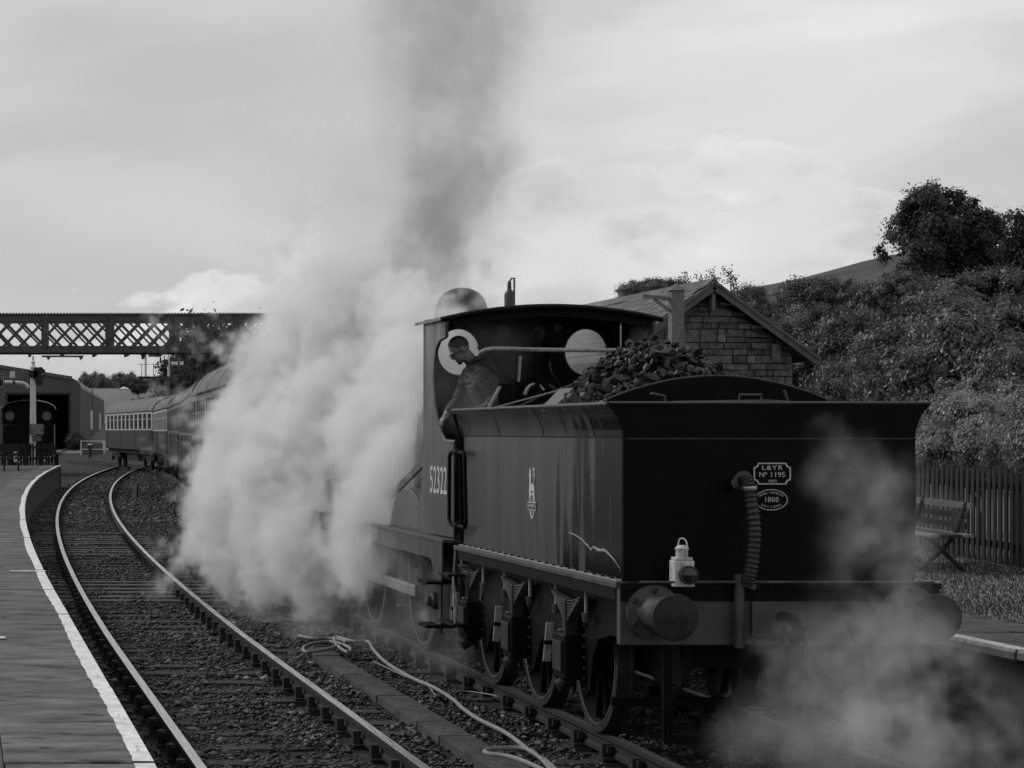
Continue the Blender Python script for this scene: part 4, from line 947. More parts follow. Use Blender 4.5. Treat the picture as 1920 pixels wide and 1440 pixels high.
PVT = [
    ((5.20, 21.62, 2.25), (0.17, 0.15)),   # 0 pelvis
    ((5.13, 21.60, 2.45), (0.17, 0.15)),  # 1 waist
    ((5.04, 21.57, 2.66), (0.21, 0.185)),  # 2 chest
    ((4.96, 21.55, 2.81), (0.165, 0.14)),  # 3 upper chest
    ((4.885, 21.54, 2.925), 0.062),        # 4 neck
    ((4.83, 21.53, 2.975), 0.058),         # 5 head base
    ((4.96, 21.35, 2.79), 0.12),          # 6 near shoulder
    ((5.07, 21.26, 2.54), 0.10),          # 7 near elbow
    ((4.83, 21.33, 2.40), 0.055),          # 8 near wrist
    ((4.90, 21.72, 2.82), 0.085),          # 9 far shoulder
    ((4.80, 21.80, 2.56), 0.064),          # 10 far elbow
    ((4.66, 21.68, 2.42), 0.046),          # 11 far wrist
    ((5.20, 21.52, 2.10), 0.115), ((5.18, 21.50, 1.74), 0.085), ((5.22, 21.52, 1.42), 0.062), ((5.12, 21.50, 1.345), 0.048),
    ((5.22, 21.74, 2.10), 0.115), ((5.24, 21.74, 1.74), 0.085), ((5.30, 21.76, 1.42), 0.062), ((5.20, 21.76, 1.345), 0.048)]
PED = [(0, 1), (1, 2), (2, 3), (3, 4), (4, 5), (3, 6), (6, 7), (7, 8), (3, 9), (9, 10), (10, 11), (0, 12), (12, 13), (13, 14), (14, 15), (0, 16), (16, 17), (17, 18), (18, 19)]
body = skin_mesh(PVT, PED)
parts = MB()
HC = Vector((4.755, 21.52, 3.045))
hrot = Euler((0.0, R_(-38), 0), 'XYZ').to_matrix()      # head bowed towards the left
def H(v): return HC + hrot @ Vector(v)
# head frame: -x is the face, z the crown
ellipsoid(parts, H((0.01, 0, 0.025)), (0.100, 0.077, 0.100), hrot)
ellipsoid(parts, H((-0.025, 0, -0.05)), (0.068, 0.058, 0.078), hrot)
ellipsoid(parts, H((-0.098, 0, -0.025)), (0.022, 0.014, 0.026), hrot, 10)
ellipsoid(parts, H((-0.088, 0, -0.072)), (0.016, 0.026, 0.012), hrot, 10)
ellipsoid(parts, H((-0.078, 0, -0.105)), (0.022, 0.026, 0.02), hrot, 10)
ellipsoid(parts, H((-0.086, 0, 0.012)), (0.018, 0.055, 0.014), hrot, 10)
for sy in (-1, 1): ellipsoid(parts, H((0.015, sy * 0.078, -0.015)), (0.022, 0.012, 0.034), hrot, 10)
parts.cyl(H((0.02, 0, -0.06)), Vector((4.90, 21.54, 2.90)), 0.055, 0.066, 14)
def hand(wrist, d, side, curl):
    d = Vector(d).normalized(); _, a, b = frame_of(d); a = a * side
    palm = wrist + d * 0.055
    ellipsoid(parts, palm, (0.042, 0.05, 0.02), Matrix((a, d, b)).transposed(), 12)
    for k, (off, ln) in enumerate(((-0.03, 0.065), (-0.010, 0.075), (0.010, 0.07), (0.029, 0.055))):
        p0 = palm + a * off + d * 0.035; p1 = p0 + (d * math.cos(curl * .5) - b * math.sin(curl * .5)) * ln * 0.5; p2 = p1 + (d * math.cos(curl * 1.3) - b * math.sin(curl * 1.3)) * ln * 0.5
        parts.tube([p0, p1, p2], [0.0095, 0.009, 0.0075], 8)
    t0 = palm - a * 0.035 - d * 0.015; t1 = t0 - a * 0.028 + d * 0.03 - b * 0.01; t2 = t1 + d * 0.03 - b * 0.012
    parts.tube([t0, t1, t2], [0.012, 0.0105, 0.009], 8)
hand(Vector((4.835, 21.33, 2.405)), (-0.75, 0.1, -0.55), 1, 0.9)
parts.cyl((4.90, 21.315, 2.455), (4.80, 21.335, 2.375), 0.036, 0.032, 12); parts.cyl((4.70, 21.70, 2.47), (4.645, 21.67, 2.39), 0.034, 0.03, 12)
hand(Vector((4.66, 21.68, 2.42)), (-0.5, -0.2, -0.7), -1, 1.0)
for (x, y0_) in ((5.10, 21.50), (5.18, 21.76)): ellipsoid(parts, (x - 0.02, y0_, 1.335), (0.135, 0.05, 0.04))
b = bmesh.new(); b.from_mesh(body); b.from_mesh(parts.mesh('tmp')); me = bpy.data.meshes.new('body'); b.to_mesh(me); b.free()
to = bpy.data.objects.new('tmp', me); COL.objects.link(to)
rm = to.modifiers.new('remesh', 'REMESH'); rm.mode = 'VOXEL'; rm.voxel_size = 0.0075
sm = to.modifiers.new('smooth', 'SMOOTH'); sm.factor = 0.4; sm.iterations = 2
dg = bpy.context.evaluated_depsgraph_get(); dg.update()
bm2 = bpy.data.meshes.new_from_object(to.evaluated_get(dg)); bpy.data.objects.remove(to)
# folds in the cloth of torso and arms
nv = len(bm2.vertices); co = np.empty(nv * 3, np.float32); bm2.vertices.foreach_get('co', co); co = co.reshape(-1, 3)
no = np.array([v.normal[:] for v in bm2.vertices])
cloth = ((co[:, 2] < 2.86) & (co[:, 2] > 2.32) & (np.linalg.norm(co - np.array((4.80, 21.33, 2.37)), axis=1) > 0.11) & (np.linalg.norm(co - np.array((4.64, 21.66, 2.38)), axis=1) > 0.11))
from mathutils import noise as mnoise
fold = np.array([abs(mnoise.noise(Vector((c[0] * 9 + c[2] * 5, c[1] * 8, c[2] * 17 - c[0] * 9)))) * -2 + 0.5 + 0.5 * mnoise.noise(Vector((c[0] * 22, c[1] * 20, c[2] * 34))) if k else 0.0 for c, k in zip(co.tolist(), cloth)])
co = co + no * (fold * 0.010 * cloth)[:, None]
bm2.vertices.foreach_set('co', co.astype(np.float32).ravel())
for m_ in ('jacket', 'trousers', 'skin'): bm2.materials.append(M[m_])
for p in bm2.polygons:
    c = p.center; p.use_smooth = True; mi = 0
    if c.z < 2.34: mi = 1
    if c.z > 2.93 and c.x < 4.9: mi = 2
    if (c - Vector((4.79, 21.335, 2.36))).length < 0.10 or (c - Vector((4.62, 21.66, 2.38))).length < 0.09: mi = 2
    if c.z < 1.40: mi = 1
    p.material_index = mi
bm2.name = 'body'; bodyo = obj('body', bm2, person)
# hair: close cap over the crown and back of the head
hb = MB(); n1, n2 = 14, 24; vs = []; fs = []
for i in range(n1 + 1):
    for j in range(n2):
        ph = 2 * math.pi * j / n2; face = max(0, -math.cos(ph)); lim = 1.95 - 0.98 * face ** 0.9
        th = lim * i / n1
        k = 1.035 + 0.012 * math.sin(j * 5 + i * 3) - 0.03 * (i / n1) ** 4
        vs.append(H((0.012 + 0.100 * k * math.sin(th) * math.cos(ph), 0.077 * k * math.sin(th) * math.sin(ph), 0.027 + 0.100 * k * math.cos(th))))
for i in range(n1):
    for j in range(n2): fs.append((i * n2 + j, i * n2 + (j + 1) % n2, (i + 1) * n2 + (j + 1) % n2, (i + 1) * n2 + j))
hb.add(vs, fs); hb.build('hair', 'hair', person, True)
gl = MB()
for sy in (-1, 1):
    gl.tube([H((-0.105, sy * 0.034 + 0.024 * math.cos(t), -0.008 + 0.019 * math.sin(t))) for t in [2 * math.pi * k / 14 for k in range(14)]], 0.003, 6, closed=True)
    gl.tube([H((-0.104, sy * 0.058, -0.004)), H((-0.03, sy * 0.078, 0.0)), H((0.02, sy * 0.08, -0.005))], 0.0028, 6)
gl.build('glasses', 'signal_black', person)
# jacket collar and braces lying over the back
MB().tube(smooth_pts([(4.845, 21.45, 2.925), (4.90, 21.42, 2.955), (4.965, 21.47, 2.965), (4.975, 21.56, 2.965), (4.94, 21.64, 2.955), (4.86, 21.64, 2.925)]), 0.026, 8).build('collar', 'jacket', person, True)
def ribbon(pts, w, side, name, m):
    pts = smooth_pts(pts, 5); mb_ = MB(); rows = [[], []]
    for p in pts: rows[0].append(p - Vector(side) * w / 2); rows[1].append(p + Vector(side) * w / 2)
    o = mb_.sheet(rows).build(name, m, person, True); sw_ = o.modifiers.new('wrap', 'SHRINKWRAP'); sw_.target = bodyo; sw_.wrap_method = 'NEAREST_SURFACEPOINT'; sw_.wrap_mode = 'ABOVE_SURFACE'; sw_.offset = 0.010; so_ = o.modifiers.new('solid', 'SOLIDIFY'); so_.thickness = 0.008; so_.offset = 0; return o
ribbon([(4.90, 21.34, 2.95), (4.97, 21.28, 2.90), (5.05, 21.30, 2.80), (5.16, 21.35, 2.67), (5.24, 21.40, 2.52)], 0.035, Vector((0.6, 0, 0.8)), 'brace_strap', 'signal_black')
ribbon([(5.0, 21.56, 2.97), (5.12, 21.54, 2.90), (5.22, 21.51, 2.78), (5.28, 21.50, 2.66), (5.32, 21.48, 2.50)], 0.035, Vector((0.7, 0.3, 0.6)), 'brace_strap', 'signal_black')
# ================================================================== coaches
def make_coach(upper, compart, label):
    """Local frame: length along y, centred on the origin, rail top at z = 0."""
    t = thing('railway_coach', label, 'railway coach', (0, 0, 0), 'coaches coupled ahead of the locomotive')
    Lh = 9.65; W_ = 1.37
    MB().box(-W_, W_, -Lh, Lh, 1.02, 2.06).build('lower_body', 'coach_low', t, bevel=0.03)
    rows = [[], []]
    prof = [(-W_ + 0.01, 3.02), (-1.33, 3.14), (-1.22, 3.33), (-1.0, 3.53), (-0.7, 3.68), (-0.35, 3.77), (0, 3.80)]; prof += [(-a, b) for a, b in reversed(prof[:-1])]
    n = len(prof); v = [(a, s * Lh, b) for s in (-1, 1) for a, b in prof]
    rf = MB().add(v, [(i, i + 1, n + i + 1, n + i) for i in range(n - 1)] + [tuple(range(n)), tuple(range(n, 2 * n))]).build('roof', 'coach_roof', t, True)
    for sx in (-1, 1): MB().box(min(sx * 1.375, sx * 1.405), max(sx * 1.375, sx * 1.405), -Lh, Lh, 3.0, 3.03).build('gutter', 'underframe', rf)
    rv = MB()
    for k in range(9):
        yy = -8 + 2 * k; rv.box(-0.12 + 0.35 * (k % 2), 0.12 + 0.35 * (k % 2), yy, yy + 0.3, 3.70, 3.86)
    rv.build('roof_vents', 'coach_roof', rf)
    for k in range(5):
        yy = -7.6 + 3.8 * k
        MB().tube([(a * 1.004, yy, b + 0.004) for a, b in prof], 0.004, 4).build('roof_rib', 'coach_roof', rf)
    # window openings are real gaps between pillars; panes sit back inside
    up = MB(); wins = []
    y = -Lh + 0.35
    while y < Lh - 0.8:
        w = 0.62 if compart else 1.2
        wins.append((y, y + w)); y += w + (0.16 if compart and len(wins) % 4 else 0.5)
    for sx in (-1, 1):
        x0, x1 = sorted((sx * (W_ - 0.005), sx * (W_ - 0.06)))
        up = MB(); up.box(x0, x1, -Lh, Lh, 2.0605, 2.12); up.box(x0, x1, -Lh, Lh, 2.88, 3.019)
        e = [-Lh] + [q for w in wins for q in w] + [Lh]
        for k in range(0, len(e), 2): up.box(x0, x1, e[k], e[k + 1], 2.12, 2.88)
        up.build('window_panel', upper, t)
        for a, b in wins:
            p = MB().box(min(sx * (W_ - 0.045), sx * (W_ - 0.035)), max(sx * (W_ - 0.045), sx * (W_ - 0.035)), a, b, 2.12, 2.88).build('window', 'window_dark', t)
            MB().box(min(sx * (W_ - 0.03), sx * (W_ - 0.0)), max(sx * (W_ - 0.03), sx * (W_ - 0.0)), a, b, 2.60, 2.63).build('window_bar', upper, p)
        for yy in (-8.9, -3.1, 3.1, 8.9):
            d = MB().box(min(sx * (W_ + 0.001), sx * (W_ + 0.012)), max(sx * (W_ + 0.001), sx * (W_ + 0.012)), yy - 0.33, yy + 0.33, 1.10, 2.05).build('door', 'coach_low', t, bevel=0.004)
            MB().cyl((sx * (W_ + 0.012), yy + 0.25, 1.85), (sx * (W_ + 0.05), yy + 0.25, 1.85), 0.02, n=6).build('door_handle', 'brass', d)
            for zz in (1.25, 1.9): MB().box(min(sx * (W_ + 0.012), sx * (W_ + 0.03)), max(sx * (W_ + 0.012), sx * (W_ + 0.03)), yy - 0.35, yy - 0.25, zz, zz + 0.05).build('hinge', 'underframe', d)
    for s in (-1, 1):
        en = MB().box(-1.33, 1.33, min(s * Lh, s * (Lh - 0.05)), max(s * Lh, s * (Lh - 0.05)), 2.06, 3.1).build('end_panel', 'coach_low', t)
        MB().box(-0.45, 0.45, min(s * (Lh + .002), s * (Lh + 0.25)), max(s * (Lh + .002), s * (Lh + 0.25)), 1.1, 3.2).build('gangway', 'underframe', t, bevel=0.04)
    MB().box(-1.2, 1.2, -Lh + 0.1, Lh - 0.1, 0.82, 1.018).build('underframe', 'underframe', t)
    MB().box(-1.1, 1.1, -2.6, 2.0, 0.42, 0.819).build('battery_box', 'underframe', t, bevel=0.02)
    for s in (-1, 1):
        bg_ = MB().box(-1.1, -0.95, s * 6.7 - 1.7, s * 6.7 + 1.7, 0.42, 0.75).box(0.95, 1.1, s * 6.7 - 1.7, s * 6.7 + 1.7, 0.42, 0.75).box(-0.95, 0.95, s * 6.7 - 0.3, s * 6.7 + 0.3, 0.5, 0.81).build('bogie', 'underframe', t)
        for q in (-1.3, 1.3):
            for sx in (-1, 1):
                MB().lathe([(0.457, -0.06), (0.457, 0.04), (0.48, 0.05), (0.48, 0.06), (0.1, 0.06)], (sx * 0.75, s * 6.7 + q, 0.457), (-sx, 0, 0), 24).build('wheel', 'underframe', bg_, True)
                MB().box(min(sx * 1.1, sx * 1.2), max(sx * 1.1, sx * 1.2), s * 6.7 + q - 0.15, s * 6.7 + q + 0.15, 0.35, 0.6).build('axlebox', 'grime', bg_)
    return t
jn = [31.9, 51.6, 71.5, 91.4, 111.5, 131.4]
protoA = make_coach('coach_mid', True, 'grey coach with close-set windows coupled straight to the locomotive')
protoB = make_coach('coach_cream', False, 'pale-panelled coach with wide windows at the far end of the train')
specs = [(protoA, 'grey coach with close-set windows coupled straight to the locomotive, wrapped in steam'),
         (protoA, 'grey coach with close-set windows, second from the locomotive'),
         (protoA, 'grey coach with close-set windows, third from the locomotive'),
         (protoB, 'pale-panelled coach with wide windows, second from the far end of the train'),
         (protoB, 'pale-panelled coach with wide windows at the far end of the train')]
used = set()
for k, (pr_, lab) in enumerate(specs):
    o = pr_ if pr_.name not in used else copy_tree(pr_)
    used.add(pr_.name); a, b_ = jn[k], jn[k + 1]
    p = Vector((loco_x(a), a, 0)); q = Vector((loco_x(b_), b_, 0)); m_ = (p + q) / 2
    o.location = (m_.x, m_.y, rise(m_.y)); o.rotation_euler = (0, 0, -math.atan2(q.x - p.x, q.y - p.y)); o['label'] = lab

# ================================================================== footbridge
BY, BZ0, BZ1 = 85.0, 5.22, 6.70; BX0, BX1 = -4.0, 14.6
br = thing('footbridge', 'dark iron lattice footbridge crossing over the tracks', 'footbridge', (5, BY, 0))
for gi, gy in enumerate((BY, BY + 2.0)):
    gd = MB().box(BX0, BX1, gy - 0.09, gy + 0.09, BZ1 - 0.05, BZ1).box(BX0, BX1, gy - 0.015, gy + 0.015, BZ1 - 0.28, BZ1 - 0.051).box(BX0, BX1, gy - 0.09, gy + 0.09, BZ0, BZ0 + 0.045).box(BX0, BX1, gy - 0.015, gy + 0.015, BZ0 + 0.046, BZ0 + 0.26).build('girder', 'bridge_paint', br)
    if gi == 0:
        rv = MB(); x = BX0
        while x < BX1:
            rv.box(x, x + 0.06, gy - 0.10, gy + 0.05, BZ1 + 0.001, BZ1 + 0.03); x += 0.12
        tag(rv.build('rivet_strip', 'bridge_paint', gd), kind='stuff')
    x = 0.68
    while x > BX0: x -= 2.47
    x += 2.47
    xx = x
    while xx < BX1:
        MB().box(xx - 0.11, xx + 0.11, gy - 0.07, gy - 0.016, BZ0 + 0.046, BZ1 - 0.051).build('post', 'bridge_paint', gd)
        xx += 2.47
    zt, zb_ = BZ1 - 0.28, BZ0 + 0.26; hgt = zt - zb_
    x = BX0
    while x < BX1:
        for s in (1, -1):
            xa, xb = (x, x + hgt * 1.02) if s > 0 else (x + hgt * 1.02, x)
            if max(xa, xb) > BX1: continue
            yo = -0.022 if s > 0 else 0.022
            MB().bar((xa, gy + yo, zb_ - 0.03), (xb, gy + yo, zt + 0.03), 0.012, 0.105 if gi == 0 else 0.07, up=(-(zt - zb_), 0, xb - xa)).build('lattice_bar', 'bridge_paint', gd)
        x += 0.615
MB().box(BX0, BX1, BY + 0.1, BY + 1.9, BZ0 + 0.06, BZ0 + 0.14).build('deck', 'wood_dark', br)
for x in np.arange(BX0 + 0.4, BX1, 1.235): MB().box(x - 0.04, x + 0.04, BY - 0.02, BY + 2.02, BZ0 - 0.10, BZ0 - 0.002).build('cross_beam', 'bridge_paint', br)
for x in (3.24, 4.47):
    MB().poly([(x - 0.12, BZ0 - 0.102), (x + 0.12, BZ0 - 0.102), (x, BZ0 - 0.30)], 'xz', BY - 0.06, BY + 0.0).build('bracket', 'bridge_paint', br)
MB().box(3.0, 4.4, BY - 0.05, BY + 0.3, BZ0 - 0.16, BZ0 - 0.103).build('under_plate', 'bridge_paint', br)
for x in (BX0 + 0.5, BX1 - 1.8, BX1 - 0.3):
    for gy in (BY + 0.1, BY + 1.9):
        MB().box(x - 0.14, x + 0.14, gy - 0.14, gy + 0.14, -0.3, BZ0 - 0.103).build('leg', 'bridge_paint', br)

# ================================================================== steel shed
S0 = Vector((12.1, 230, 0)); sdv = Vector((0.086, 0.9963, 0)); sln = Vector((-0.9963, 0.086, 0))
zg = rise(230) - 0.1; zeave = 7.55; zr = 10.3; SW = 34.0; SLn = 102.0
sh_ = thing('steel_shed', 'large grey ribbed steel shed with a tall dark doorway', 'shed', S0)
def sp_(u, d, z): return S0 + sln * u + sdv * d + Vector((0, 0, z))
def sheet_panel(outer_uz, holes, d, name, m, parent):
    mb_ = MB().poly(outer_uz, 'xz', 0, 0.2, holes); mb_.v = [tuple(sp_(v[0], d + v[1], v[2])) for v in mb_.v]; return mb_.build(name, m, parent)
def roofz(u): return zeave + (zr - zeave) * (u / (SW / 2) if u < SW / 2 else (SW - u) / (SW / 2))
rc = [(0.0, zeave - 0.9), (0.12, zeave - 0.45), (0.42, zeave - 0.12), (0.9, zeave + 0.12)]
gable = [(0, zg)] + rc + [(SW / 2, zr), (SW, zeave), (SW, zg)]
door_u = (1.25, 7.5); door = [(1.25, zg + 0.01), (7.5, zg + 0.01), (7.5, 6.0), (1.25, 6.0)]
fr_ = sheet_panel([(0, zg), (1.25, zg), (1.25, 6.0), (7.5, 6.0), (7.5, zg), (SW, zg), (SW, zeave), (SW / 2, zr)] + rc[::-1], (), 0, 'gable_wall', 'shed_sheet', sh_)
for k in range(46):
    u = 0.35 + k * 0.55
    if u > SW - 0.5: break
    z0 = 6.05 if 1.1 < u < 7.6 else zg; zt_ = roofz(u) - 0.35 if u > 0.9 else zeave - 0.2
    mb_ = MB().box(u - 0.09, u + 0.09, -0.06, -0.003, z0, zt_); mb_.v = [tuple(sp_(*v)) for v in mb_.v]; mb_.build('cladding_rib', 'shed_sheet', fr_)
for a, b_, c, d_ in ((1.05, 1.25, zg, 6.2), (7.5, 7.7, zg, 6.2), (1.25, 7.5, 6.0, 6.2)):
    mb_ = MB().box(a, b_, -0.10, 0.1, c, d_); mb_.v = [tuple(sp_(*v)) for v in mb_.v]; mb_.build('door_frame', 'signal_black', fr_)
# verge trim
for (u0, z0, u1, z1) in ((0.9, zeave + 0.12, SW / 2, zr),):
    MB().bar(sp_(u0, -0.12, z0), sp_(u1, -0.12, z1), 0.3, 0.35).build('verge_trim', 'shed_sheet', fr_)
mb_ = MB()
prof = [(0, zg)] + rc + [(SW / 2, zr), (SW, zeave), (SW, zg)]
rows = [[tuple(sp_(u, d, z)) for u, z in prof] for d in (0.21, SLn)]
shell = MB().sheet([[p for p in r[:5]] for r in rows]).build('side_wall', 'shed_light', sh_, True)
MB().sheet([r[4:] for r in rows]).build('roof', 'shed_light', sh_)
MB().add([tuple(sp_(u, SLn, z)) for u, z in prof], [tuple(range(len(prof)))]).build('back_wall', 'shed_light', sh_)
for k in range(80):
    d = 1.0 + k * 1.25; mb_ = MB().box(-0.05, -0.002, d - 0.12, d + 0.12, zg, zeave - 0.9); mb_.v = [tuple(sp_(*v)) for v in mb_.v]; mb_.build('cladding_rib', 'shed_light', shell)
MB().bar(sp_(-0.08, 38, zg), sp_(-0.08, 38, zeave), 0.12, 0.12).build('down_pipe', 'signal_grey', shell)
for d in (30, 70):
    mb_ = MB().box(-0.2, -0.003, d, d + 5, zg + 2, zg + 4.2); mb_.v = [tuple(sp_(*v)) for v in mb_.v]; mb_.build('wall_hatch', 'signal_white', shell)

# ================================================================== small tank engine on the siding
TEY = 112.0; TEX = 3.27; r0 = rise(TEY)
te = thing('tank_engine', 'small dark tank engine standing behind the picket fence by the shed', 'locomotive', (TEX, TEY, r0))
def tb(x0, x1, y0, y1, z0, z1): return MB().box(TEX + x0, TEX + x1, TEY + y0, TEY + y1, r0 + z0, r0 + z1)
tb(-1.28, 1.28, 0, 1.3, 1.05, 2.35).build('coal_bunker', 'black_matt', te, bevel=0.05)
prof = [(1.36 * math.cos(math.pi * k / 14), 3.12 + 0.46 * math.sin(math.pi * k / 14)) for k in range(15)]
sheet_o = [(-1.28, 2.36), (1.28, 2.36), (1.28, 3.14)] + [(a * 0.94, b - 0.03) for a, b in prof[1:-1]] + [(-1.28, 3.14)]
wn_ = [(-0.92, 2.80), (0.92, 2.80)]
mbx = MB().poly(sheet_o, 'xz', 0.3, 0.34, holes=[circle(a, b, 0.24, 20) for a, b in wn_]); mbx.v = [(a + TEX, b + TEY, c + r0) for a, b, c in mbx.v]; mbx.build('cab_back', 'black_matt', te)
for a, b in wn_:
    mbx = MB().poly(circle(a, b, 0.24, 20), 'xz', 0.345, 0.355); mbx.v = [(p + TEX, q + TEY, c + r0) for p, q, c in mbx.v]; mbx.build('window', 'signal_grey', te)
n = len(prof); v = [(TEX + a, TEY + y_, r0 + b) for y_ in (0.0, 2.4) for a, b in prof]
rfo = MB().add(v, [(i, i + 1, n + i + 1, n + i) for i in range(n - 1)]).build('cab_roof', 'black_top', te, True); so_ = rfo.modifiers.new('solid', 'SOLIDIFY'); so_.thickness = 0.05
MB().tube([(TEX + a, TEY - 0.02, r0 + b) for a, b in prof[:7]], 0.04, 6).build('roof_rim', 'bare_grey', te, True)
for sx in (-1, 1): tb(min(sx * 1.24, sx * 1.28), max(sx * 1.24, sx * 1.28), 1.31, 2.4, 1.05, 3.12).build('cab_side', 'black_matt', te)
tb(-0.25, 0.25, 0.6, 1.2, 3.59, 3.70).build('roof_hatch', 'black_matt', te)
tb(1.285, 1.33, 0.02, 0.07, 1.2, 2.36).build('handrail', 'bare_grey', te)
tb(-1.3, 1.3, -0.1, 7.5, 0.92, 1.045).build('footplate', 'black_frame', te)
tb(-1.2, 1.2, 2.45, 6.6, 1.05, 2.3).build('side_tank', 'black_matt', te, bevel=0.05)
MB().lathe([(0.6, 0), (0.6, 4.6)], (TEX, TEY + 2.5, r0 + 2.2), (0, 1, 0), 24).build('boiler', 'black_matt', te, True)
MB().lathe([(0.22, 0), (0.17, 0.15), (0.19, 0.75), (0.24, 0.8)], (TEX, TEY + 6.6, r0 + 2.75), (0, 0, 1), 20).build('chimney', 'black_matt', te, True)
tb(-1.25, 1.25, -0.2, -0.101, 0.78, 1.2).build('buffer_beam', 'black_frame', te)
for sx in (-0.87, 0.87): MB().lathe([(0.16, 0), (0.11, 0.05), (0.1, 0.3), (0.2, 0.31), (0.2, 0.36)], (TEX + sx, TEY - 0.2, r0 + 1.03), (0, -1, 0), 20).build('buffer', 'black_frame', te, True)
for yy in (1.2, 3.2, 5.6):
    for sx in (-1, 1): MB().lathe([(0.5, -0.06), (0.5, 0.05), (0.1, 0.06)], (TEX + sx * 0.75, TEY + yy, r0 + 0.5), (-sx, 0, 0), 24).build('wheel', 'black_frame', te, True)
tb(1.30, 1.52, -0.15, 0.6, 0.95, 1.0).build('side_step', 'bare_grey', te); tb(1.30, 1.5, -0.1, 0.5, 0.2, 0.94).build('step_plate', 'black_frame', te)

# ================================================================== signals
def spectacle(mb_, x, y, z, s, flip=-1):
    o = [(0.0, 0.30), (0.30, 0.34), (0.46, 0.20), (0.46, -0.02), (0.36, -0.16), (0.38, -0.34), (0.26, -0.46), (0.10, -0.42), (0.04, -0.25), (-0.05, -0.1)]
    return mb_.poly([(x - flip * a * s, z + b * s) for a, b in o], 'xz', y - 0.03, y + 0.03)
SY = 98.0; ss = FPX / SY; SX = (62 - VX) / ss
sg_ = thing('semaphore_signal', 'white square signal post with one semaphore arm at the platform end', 'signal', (SX, SY, rise(SY)))
zt_ = EYE + (808 - 690) / ss
MB().add([(SX + a * w, SY + b_ * w, z) for z, w in ((-0.2, 0.16), (zt_, 0.11)) for a, b_ in ((-1, -1), (1, -1), (1, 1), (-1, 1))], [(0, 1, 2, 3), (4, 5, 6, 7), (0, 1, 5, 4), (1, 2, 6, 5), (2, 3, 7, 6), (3, 0, 4, 7)]).build('post', 'signal_white', sg_)
MB().lathe([(0.15, 0), (0.15, 0.05), (0.09, 0.1), (0.07, 0.2), (0.10, 0.25), (0.05, 0.32), (0.04, 0.42), (0.06, 0.46), (0.0, 0.6)], (SX, SY, zt_), (0, 0, 1), 12).build('finial', 'signal_white', sg_, True)
za = EYE + (808 - 706) / ss
arm = MB().box(SX - 1.55, SX - 0.05, SY - 0.16, SY - 0.135, za - 0.06, za + 0.24).build('arm', 'signal_grey', sg_)
MB().box(SX - 1.02, SX - 0.79, SY - 0.17, SY - 0.161, za - 0.06, za + 0.24).build('arm_stripe', 'signal_white', arm)
spm = spectacle(MB(), SX + 0.04, SY - 0.16, za + 0.06, 1.05, flip=-1).build('spectacle_plate', 'signal_black', sg_)
MB().lathe([(0.035, 0), (0.03, 0.03)], (SX + 0.42, SY - 0.19, za + 0.1), (0, -1, 0), 10).build('signal_lamp', 'lamp_white', spm)
MB().box(SX - 0.2, SX + 0.2, SY - 0.19, SY - 0.131, za - 0.02, za + 0.26).build('arm_pivot', 'signal_black', sg_)
# warning board on the post
wx0, wx1 = (55 - VX) / ss, (82 - VX) / ss; wz1, wz0 = EYE + (808 - 795) / ss, EYE + (808 - 815) / ss
wb = thing('warning_sign', 'grey warning board lettered do not cross the line on the signal post', 'sign', ((wx0 + wx1) / 2, SY - 0.25, wz0))
MB().box(wx0, wx1, SY - 0.24, SY - 0.2, wz0, wz1).build('board', 'sign_grey', wb)
h_ = wz1 - wz0; cxw = (wx0 + wx1) / 2
for k, tx in enumerate(('PASSENGERS', 'DO NOT', 'CROSS', 'THE LINE')):
    text_obj('lettering', tx, h_ * (0.17 if k == 0 else 0.25), (cxw, SY - 0.246, wz1 - h_ * (0.15 + 0.235 * k)), '-y', 'lettering', wb, (0.95, 1), 0.003)
nb = MB().box((60 - VX) / ss, (77 - VX) / ss, SY - 0.24, SY - 0.2, EYE + (808 - 827) / ss, EYE + (808 - 817) / ss).build('small_notice', 'sign_grey', None)
tag(nb, 'small grey notice board fixed beneath the lettered warning board', 'notice')

# bracket signal behind the coaches
QY = 168.0; qs = FPX / QY
def Q(x, y): return ((x - VX) / qs, EYE + (808 - y) / qs)
bs = thing('bracket_signal', 'bracket signal with railed platform and two white semaphore posts', 'signal', (Q(314, 700)[0], QY, rise(QY)))
mxp = Q(314, 712)
MB().box(mxp[0] - 0.16, mxp[0] + 0.16, QY - 0.16, QY + 0.16, 0, mxp[1]).build('main_post', 'signal_grey', bs)
a, b_ = Q(259, 708), Q(330, 708)
MB().box(a[0], b_[0], QY - 0.5, QY + 0.5, a[1] - 0.12, a[1] + 0.08).build('signal_platform', 'signal_black', bs)
for (px0, px1, topy, arm0, arm1, army) in ((273, 273, 661, 278, 302, 666), (316, 316, 673, 320, 344, 681)):
    x, z = Q(px0, topy); 
    MB().cyl((x, QY, a[1] + 0.08), (x, QY, z), 0.085, n=10).build('signal_post', 'signal_white', bs, True)
    MB().lathe([(0.1, 0), (0.1, 0.1), (0.0, 0.2)], (x, QY, z), (0, 0, 1), 10).build('finial', 'signal_white', bs, True)
    xa, za_ = Q(arm0, army); xb, _ = Q(arm1, army)
    am = MB().box(xa, xb, QY - 0.14, QY - 0.11, za_ - 0.13, za_ + 0.13).build('arm', 'signal_white' if px0 == 316 else 'signal_grey', bs)
    MB().box(xa + (xb - xa) * 0.55, xa + (xb - xa) * 0.7, QY - 0.15, QY - 0.141, za_ - 0.13, za_ + 0.13).build('arm_stripe', 'signal_black', am)
    spectacle(MB(), x - 0.05, QY - 0.12, za_ + 0.02, 0.75, flip=1).build('spectacle_plate', 'signal_black', bs)
rl = a[1] + 0.08
for px_ in (265, 287, 318): MB().cyl((Q(px_, 0)[0], QY - 0.45, rl), (Q(px_, 0)[0], QY - 0.45, rl + 0.95), 0.025, n=6).build('rail_post', 'signal_grey', bs)
